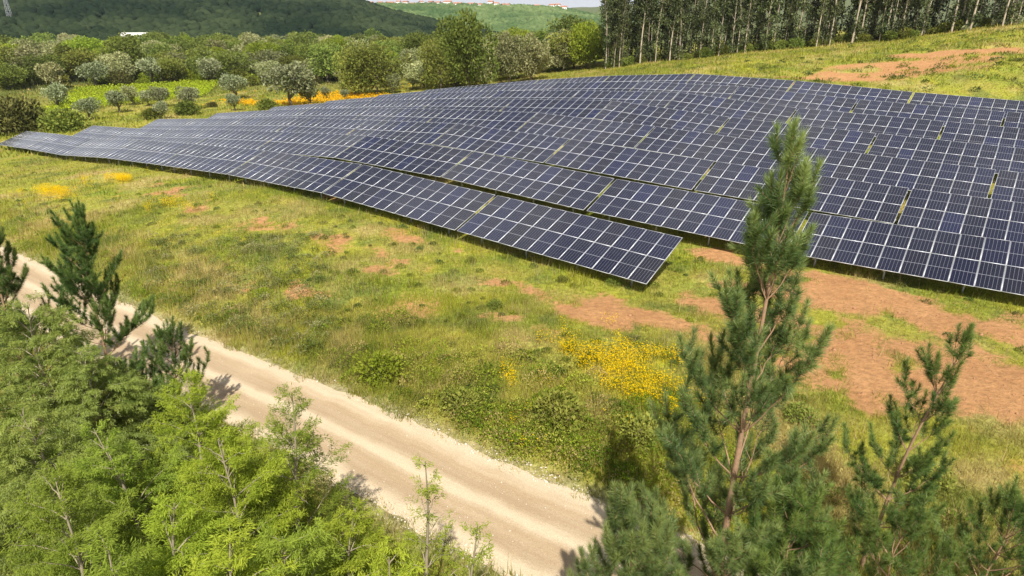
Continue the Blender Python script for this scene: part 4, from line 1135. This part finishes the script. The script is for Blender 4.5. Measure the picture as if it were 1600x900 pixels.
gv = np.random.default_rng(19)
for i in range(46):
    px = gv.uniform(-20, 560); py = gv.uniform(121, 134) if i < 30 else gv.uniform(150, 196)
    if i >= 30 and (px > 330 or 60 < px < 330 and py < 178): continue
    p, s = seat(px, py, gv.uniform(20, 44), 3.0); vi = int(gv.integers(0, 3))
    plant('large_bush', BIG[vi], ('mid green', 'brown green', 'yellow green')[vi] + ' bush, one of many along the foot of the valley wood', 'bush', p[0], p[1], s, px, ('mid green', 'brown green', 'yellow green')[vi] + ' bushes of the valley', p[2] - .3, ('foliage', 'stems'))

# vineyard rows
pv = [place(px, py) for px, py in ((70, 178), (318, 152), (345, 128), (120, 142))]
v0 = np.array(pv)[:, :2]
nrow = 20
for i in range(nrow):
    f = (i + .5) / nrow
    a = v0[0] + (v0[3] - v0[0]) * f; b = v0[1] + (v0[2] - v0[1]) * f
    L = np.linalg.norm(b - a); n = int(L * 16)
    t = rng.random(n); base = a + (b - a) * t[:, None]
    P2 = base + rng.normal(0, .30, (n, 2))
    hh = rng.random(n) ** .7 * (1.0 + .5 * vnoise(P2[:, 0] * .8, P2[:, 1] * .8, 9))
    P = np.column_stack([P2, terrain(P2[:, 0], P2[:, 1]) + hh])
    V, F = leaf_quads(P, rng.normal(size=(n, 3)) + [0, 0, .4], .42 * rng.uniform(.6, 1.3, n), .36)
    c3 = np.array([*((a + b) / 2), 0.0]); c3[2] = tz(c3[0], c3[1])
    o = link('vine_row', mesh_np('vine_row', V - c3, F, M['vine'], None, {'v': np.repeat(np.clip(.2 + .6 * hh / 1.3 + rng.normal(0, .15, n), 0, 1), 4)}), None, tuple(c3))
    tag(o, 'row of bright yellow green vines, %s in the small vineyard' % ('nearest' if i == 0 else 'farthest' if i == nrow - 1 else 'number %d counted from the olives' % (i + 1)), 'vines', 'rows of the small vineyard')

OAK = [make_oak(501, 11, 5.6, M['oak']), make_oak(502, 11, 6.2, M['oak']), make_oak(503, 11, 5.2, M['oak_gr']), make_oak(504, 11, 5.6, M['oak_lt']), make_oak(505, 11, 6.0, M['oak_gr']), make_oak(506, 12, 5.0, M['oak'])]
special = [(730, 147, 92, 0, 1.12, 'dark broad oak standing tallest in the belt of trees', 36), (915, 108, 62, 3, 1.05, 'bright lime green tree beside the first eucalyptuses', 40),
           (555, 150, 62, 0, 1, 'oak behind the orange flowers', 85), (590, 148, 80, 1, 1, 'spreading oak with visible stems left of the rearmost row', 75), (795, 134, 60, 4, 1, 'silvery oak behind the rearmost row', 60), (830, 128, 66, 2, 1, 'pale leaved oak left of the lime green tree', 60),
           (880, 112, 50, 2, 1, 'grey green bushy tree under the lime green one', 70), (760, 138, 56, 4, 1, 'grey oak right of the tallest one', 75), (690, 142, 60, 1, 1, 'dark green oak left of the tallest one', 70)]
for px, py, w, vi, sz, lab, top in special:
    p, s = seat(px, py, w, 5.4)
    d = p[1] * math.cos(PITCH) - (p[2] - CAM_H) * math.sin(PITCH)
    h = (py - top) / FPX * d / 0.93
    plant('oak_tree', OAK[vi], lab, 'tree', p[0], p[1], s, px * .37, None, p[2] - .3, sz=h / 11 / s)
cand = []
gz_ = np.random.default_rng(77)
tries = 0; pts = []
while len(pts) < 296 and tries < 60000:
    tries += 1
    px = gz_.uniform(-60, 965); r = math.sqrt(gz_.uniform(170 ** 2, 440 ** 2))
    rmin = np.interp(px, [-60, 200, 420, 520, 600, 700, 800, 965], [236, 246, 232, 212, 186, 174, 178, 186])
    rmax = np.interp(px, [-60, 600, 800, 965], [440, 430, 330, 250])
    if r < rmin or r > rmax: continue
    ta = (px - 800) / FPX / 1.082; y = r / math.hypot(1, ta); x = ta * y
    if any((x - q[0]) ** 2 + (y - q[1]) ** 2 < (7.6 + (r - 170) * .012) ** 2 for q in pts): continue
    pts.append((x, y, px, r))
wood_lab = {0: 'dark green oak crown among many alike in the wood behind the solar field', 1: 'dark green oak crown among many alike in the wood behind the solar field', 2: 'grey green pale topped tree among many alike in the wood behind the solar field',
            3: 'yellow green tree standing out among the darker oaks of the wood', 4: 'grey green pale topped tree among many alike in the wood behind the solar field', 5: 'narrow dark oak among many alike in the wood behind the solar field'}
for x, y, px, r in pts:
    vi = int(gz_.choice([0, 1, 2, 3, 4, 5], p=[.22, .22, .17, .14, .15, .10]))
    s = gz_.uniform(.85, 1.45)
    plant('oak_tree', OAK[vi], wood_lab[vi], 'tree', x, y, s, gz_.uniform(0, 6.28), 'oak wood in the valley: ' + ('grey' if vi in (2, 4) else 'yellow green' if vi == 3 else 'narrow' if vi == 5 else 'dark'), sz=gz_.uniform(.60, .86))

# ------------------------------------------------------------------ eucalyptus plantation along the hill crest
EUC = [make_euc(601 + i, 22) for i in range(7)]
edge = [(945, 106), (985, 101), (1040, 96), (1100, 90), (1160, 83), (1220, 77), (1280, 71), (1340, 66), (1400, 60), (1460, 53), (1530, 46), (1600, 40), (1680, 32)]
EPT = np.array([at_dist(px, py, np.interp(px, [900, 1000, 1100, 1200, 1300, 1400, 1500, 1600, 1700], [168, 161, 155, 150, 145, 141, 135, 130, 126])) for px, py in edge])
seg = np.concatenate([[0], np.cumsum(np.linalg.norm(np.diff(EPT[:, :2], axis=0), axis=1))])
ge = np.random.default_rng(88)
ne = 0
for rowi in range(7):
    s_ = ge.uniform(0, 1.5)
    while s_ < seg[-1] and ne < 290:
        x = np.interp(s_, seg, EPT[:, 0]); y = np.interp(s_, seg, EPT[:, 1])
        out = unit(np.array([x, y]))
        back = rowi * 3.2 + ge.uniform(-1.8, 1.8)
        x, y = x + out[0] * back, y + out[1] * back
        if rowi == 0:
            lab = 'slim pale eucalyptus, number %d from the left along the plantation edge' % (int(s_ / 2.6) + 1)
        else:
            lab = 'eucalyptus inside the dense plantation on the crest, one pale trunk among many'
        plant('eucalyptus_tree', EUC[ge.integers(0, 7)], lab, 'eucalyptus', x, y, ge.uniform(.82, 1.15), ge.uniform(0, 6.28), 'eucalyptus plantation: ' + ('front row' if rowi == 0 else 'inner rows'))
        ne += 1
        s_ += ge.choice([ge.uniform(.7, 1.6), ge.uniform(1.5, 5.2)]) + rowi * .25
EB = [make_bush(701, 1.6, 1.8, M['shrub'], 1300, .26), make_bush(702, 1.5, 1.7, M['oak'], 1300, .26), make_bush(703, 1.4, 1.7, M['olive'], 1200, .24)]
for i in range(64):
    s_ = seg[-1] * (i + ge.random()) / 64
    x = np.interp(s_, seg, EPT[:, 0]); y = np.interp(s_, seg, EPT[:, 1]); out = unit(np.array([x, y])); b = ge.uniform(-1.0, 7)
    blue = (.80 < i / 64 < .92 and ge.random() < .6)
    plant('undergrowth_bush', EB[2 if blue else ge.integers(0, 2)], 'bluish young eucalyptus shoots at the foot of the plantation' if blue else 'dark undergrowth bush at the foot of the eucalyptus plantation', 'bush',
          x + out[0] * b, y + out[1] * b, ge.uniform(.6, 1.35), ge.uniform(0, 6), 'bluish shoots below the plantation' if blue else 'undergrowth along the plantation edge', names=('foliage', 'stems'))

# ------------------------------------------------------------------ wooded hills far away: one mass of crowns each
def ico():
    t = (1 + 5 ** .5) / 2
    v = unit(np.array([(-1, t, 0), (1, t, 0), (-1, -t, 0), (1, -t, 0), (0, -1, t), (0, 1, t), (0, -1, -t), (0, 1, -t), (t, 0, -1), (t, 0, 1), (-t, 0, -1), (-t, 0, 1)], float))
    f = [(0, 11, 5), (0, 5, 1), (0, 1, 7), (0, 7, 10), (0, 10, 11), (1, 5, 9), (5, 11, 4), (11, 10, 2), (10, 7, 6), (7, 1, 8), (3, 9, 4), (3, 4, 2), (3, 2, 6), (3, 6, 8), (3, 8, 9), (4, 9, 5), (2, 4, 11), (6, 2, 10), (8, 6, 7), (9, 8, 1)]
    V = [tuple(q) for q in v]; F = []; mid = {}
    def m(a, b):
        k = (min(a, b), max(a, b))
        if k not in mid: V.append(tuple(unit(np.array(V[a]) + np.array(V[b])))); mid[k] = len(V) - 1
        return mid[k]
    for a, b, c in f:
        x, y, z = m(a, b), m(b, c), m(c, a); F += [(a, x, z), (b, y, x), (c, z, y), (x, y, z)]
    return np.array(V), np.array(F)
IV, IF = ico()
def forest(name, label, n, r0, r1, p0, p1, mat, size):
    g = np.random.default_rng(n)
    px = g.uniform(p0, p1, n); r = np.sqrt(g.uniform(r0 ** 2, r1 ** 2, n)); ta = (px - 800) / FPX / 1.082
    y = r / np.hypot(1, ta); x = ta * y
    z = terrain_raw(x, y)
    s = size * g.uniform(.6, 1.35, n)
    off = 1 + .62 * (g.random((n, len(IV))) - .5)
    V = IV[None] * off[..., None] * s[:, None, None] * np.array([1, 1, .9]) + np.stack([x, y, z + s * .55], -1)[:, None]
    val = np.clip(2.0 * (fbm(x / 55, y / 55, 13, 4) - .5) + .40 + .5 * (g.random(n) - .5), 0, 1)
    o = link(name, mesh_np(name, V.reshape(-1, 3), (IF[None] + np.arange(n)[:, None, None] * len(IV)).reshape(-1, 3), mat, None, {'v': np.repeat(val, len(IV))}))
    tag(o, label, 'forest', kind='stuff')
forest('cloud_shaded_forest', 'wood coloured dark as under cloud shadow, covering the nearer hillside on the left', 11500, 415, 830, -80, 900, M['forest'], 3.3)
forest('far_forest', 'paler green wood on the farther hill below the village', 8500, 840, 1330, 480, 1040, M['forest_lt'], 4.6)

# ------------------------------------------------------------------ village on the far ridge, a house in the valley, a mast on the hill
def house_parts(w, d, h, roofh):
    m = MB(); m.box((-w / 2, -d / 2, -3), (w / 2, d / 2, h)); wall = m.mesh('wall', M['wall'])
    m = MB(); e = .5
    m.add([(-w / 2 - e, -d / 2 - e, h - .1), (w / 2 + e, -d / 2 - e, h - .1), (w / 2 + e, 0, h + roofh), (-w / 2 - e, 0, h + roofh), (-w / 2 - e, d / 2 + e, h - .1), (w / 2 + e, d / 2 + e, h - .1)],
          [(0, 1, 2, 3), (3, 2, 5, 4), (0, 4, 5, 1)])
    m.add([(-w / 2, -d / 2, h - .1), (-w / 2, d / 2, h - .1), (-w / 2, 0, h + roofh - .2)], [(0, 2, 1)]); m.add([(w / 2, -d / 2, h - .1), (w / 2, d / 2, h - .1), (w / 2, 0, h + roofh - .2)], [(0, 1, 2)])
    roof = m.mesh('roof', M['roof'])
    m = MB(); m.box((-.6, -.06, -.7), (.6, .06, .7)); win = m.mesh('window', M['glass'])
    return wall, roof, win, w, d, h
HS = [house_parts(11, 8, 5.5, 2.2), house_parts(14, 9, 4.0, 2.0), house_parts(9, 8, 6.5, 2.0)]
VIL = [(565, 0), (572, 1), (583, 2), (597, 0), (612, 1), (625, 2), (636, 0), (647, 1), (660, 2), (665, 1), (675, 0), (686, 0), (697, 2), (702, 0), (716, 1), (737, 1), (750, 0), (767, 2), (775, 0), (790, 1), (839, 1), (862, 0), (871, 2), (880, 0)]
gh = np.random.default_rng(5)
def house(x, y, hi, lab, grp, z=None, rz=0.0, s=1.0, pale=False):
    wall, roof, win, w, d, h = HS[hi]
    if pale: roof = roof.copy(); roof.materials[0] = M['wall']
    t = thing('house', lab, 'house', (x, y, tz(x, y) if z is None else z), rz, grp, s)
    link('wall', wall, t); link('roof', roof, t)
    for wx in (-w * .3, 0, w * .3): link('window', win, t, (wx, -d / 2 - .03, h * .55))
for i, (px, hi) in enumerate(VIL):
    r = gh.uniform(1215, 1300); ta = (px - 800) / FPX / 1.082; y = r / math.hypot(1, ta); x = ta * y
    house(x, y, hi, 'white house with a red roof on the far ridge, number %d from the left' % (i + 1), 'village houses on the far ridge', tz(x, y) + 4.5, gh.uniform(-.6, .6), gh.uniform(.75, 1.05))
p = place(216, 76)
house(p[0], p[1], 1, 'long white building between the trees at the foot of the dark hill', None, p[2] + 3.2, .2, 1.0, True)
p = place(18, 36)
m_ = MB()
for sx, sy in ((-1, -1), (1, -1), (1, 1), (-1, 1)): m_.tube([(sx * 1.5, sy * 1.5, -1), (sx * .3, sy * .3, 26)], .16, 4)
for k in range(7):
    z0, z1 = k * 3.6, k * 3.6 + 3.6; a, b = 1.5 - 1.2 * z0 / 26, 1.5 - 1.2 * z1 / 26
    for sy in (-1, 1): m_.tube([(-a, sy * a, z0), (b, sy * b, z1)], .09, 4); m_.tube([(a, sy * a, z0), (-b, sy * b, z1)], .09, 4)
t = thing('lattice_mast', 'thin pale lattice mast rising from the dark hill in the upper left corner', 'mast', tuple(p), .3)
link('tower', m_.mesh('tower', M['galv']), t)
m_ = MB()
for zz in (18, 21.5, 25): m_.box((-3.4, -.12, zz), (3.4, .12, zz + .25))
link('crossarms', m_.mesh('crossarms', M['galv']), t)

# ------------------------------------------------------------------ the air: far hills fade a little
m_ = MB(); m_.box((-5150, -560, -8), (5150, 5150, 260))
hm, nt, out = new_mat('haze')
pv_ = N(nt, 'ShaderNodeVolumePrincipled')
pv_.inputs['Color'].default_value = (0.80, 0.88, 1.0, 1); pv_.inputs['Density'].default_value = 0.00008; pv_.inputs['Anisotropy'].default_value = 0.2
nt.links.new(pv_.outputs[0], out.inputs['Volume'])
hz = link('haze', m_.mesh('haze', hm)); tag(hz, 'thin pale summer haze over the valley and the hills', 'haze', kind='stuff')
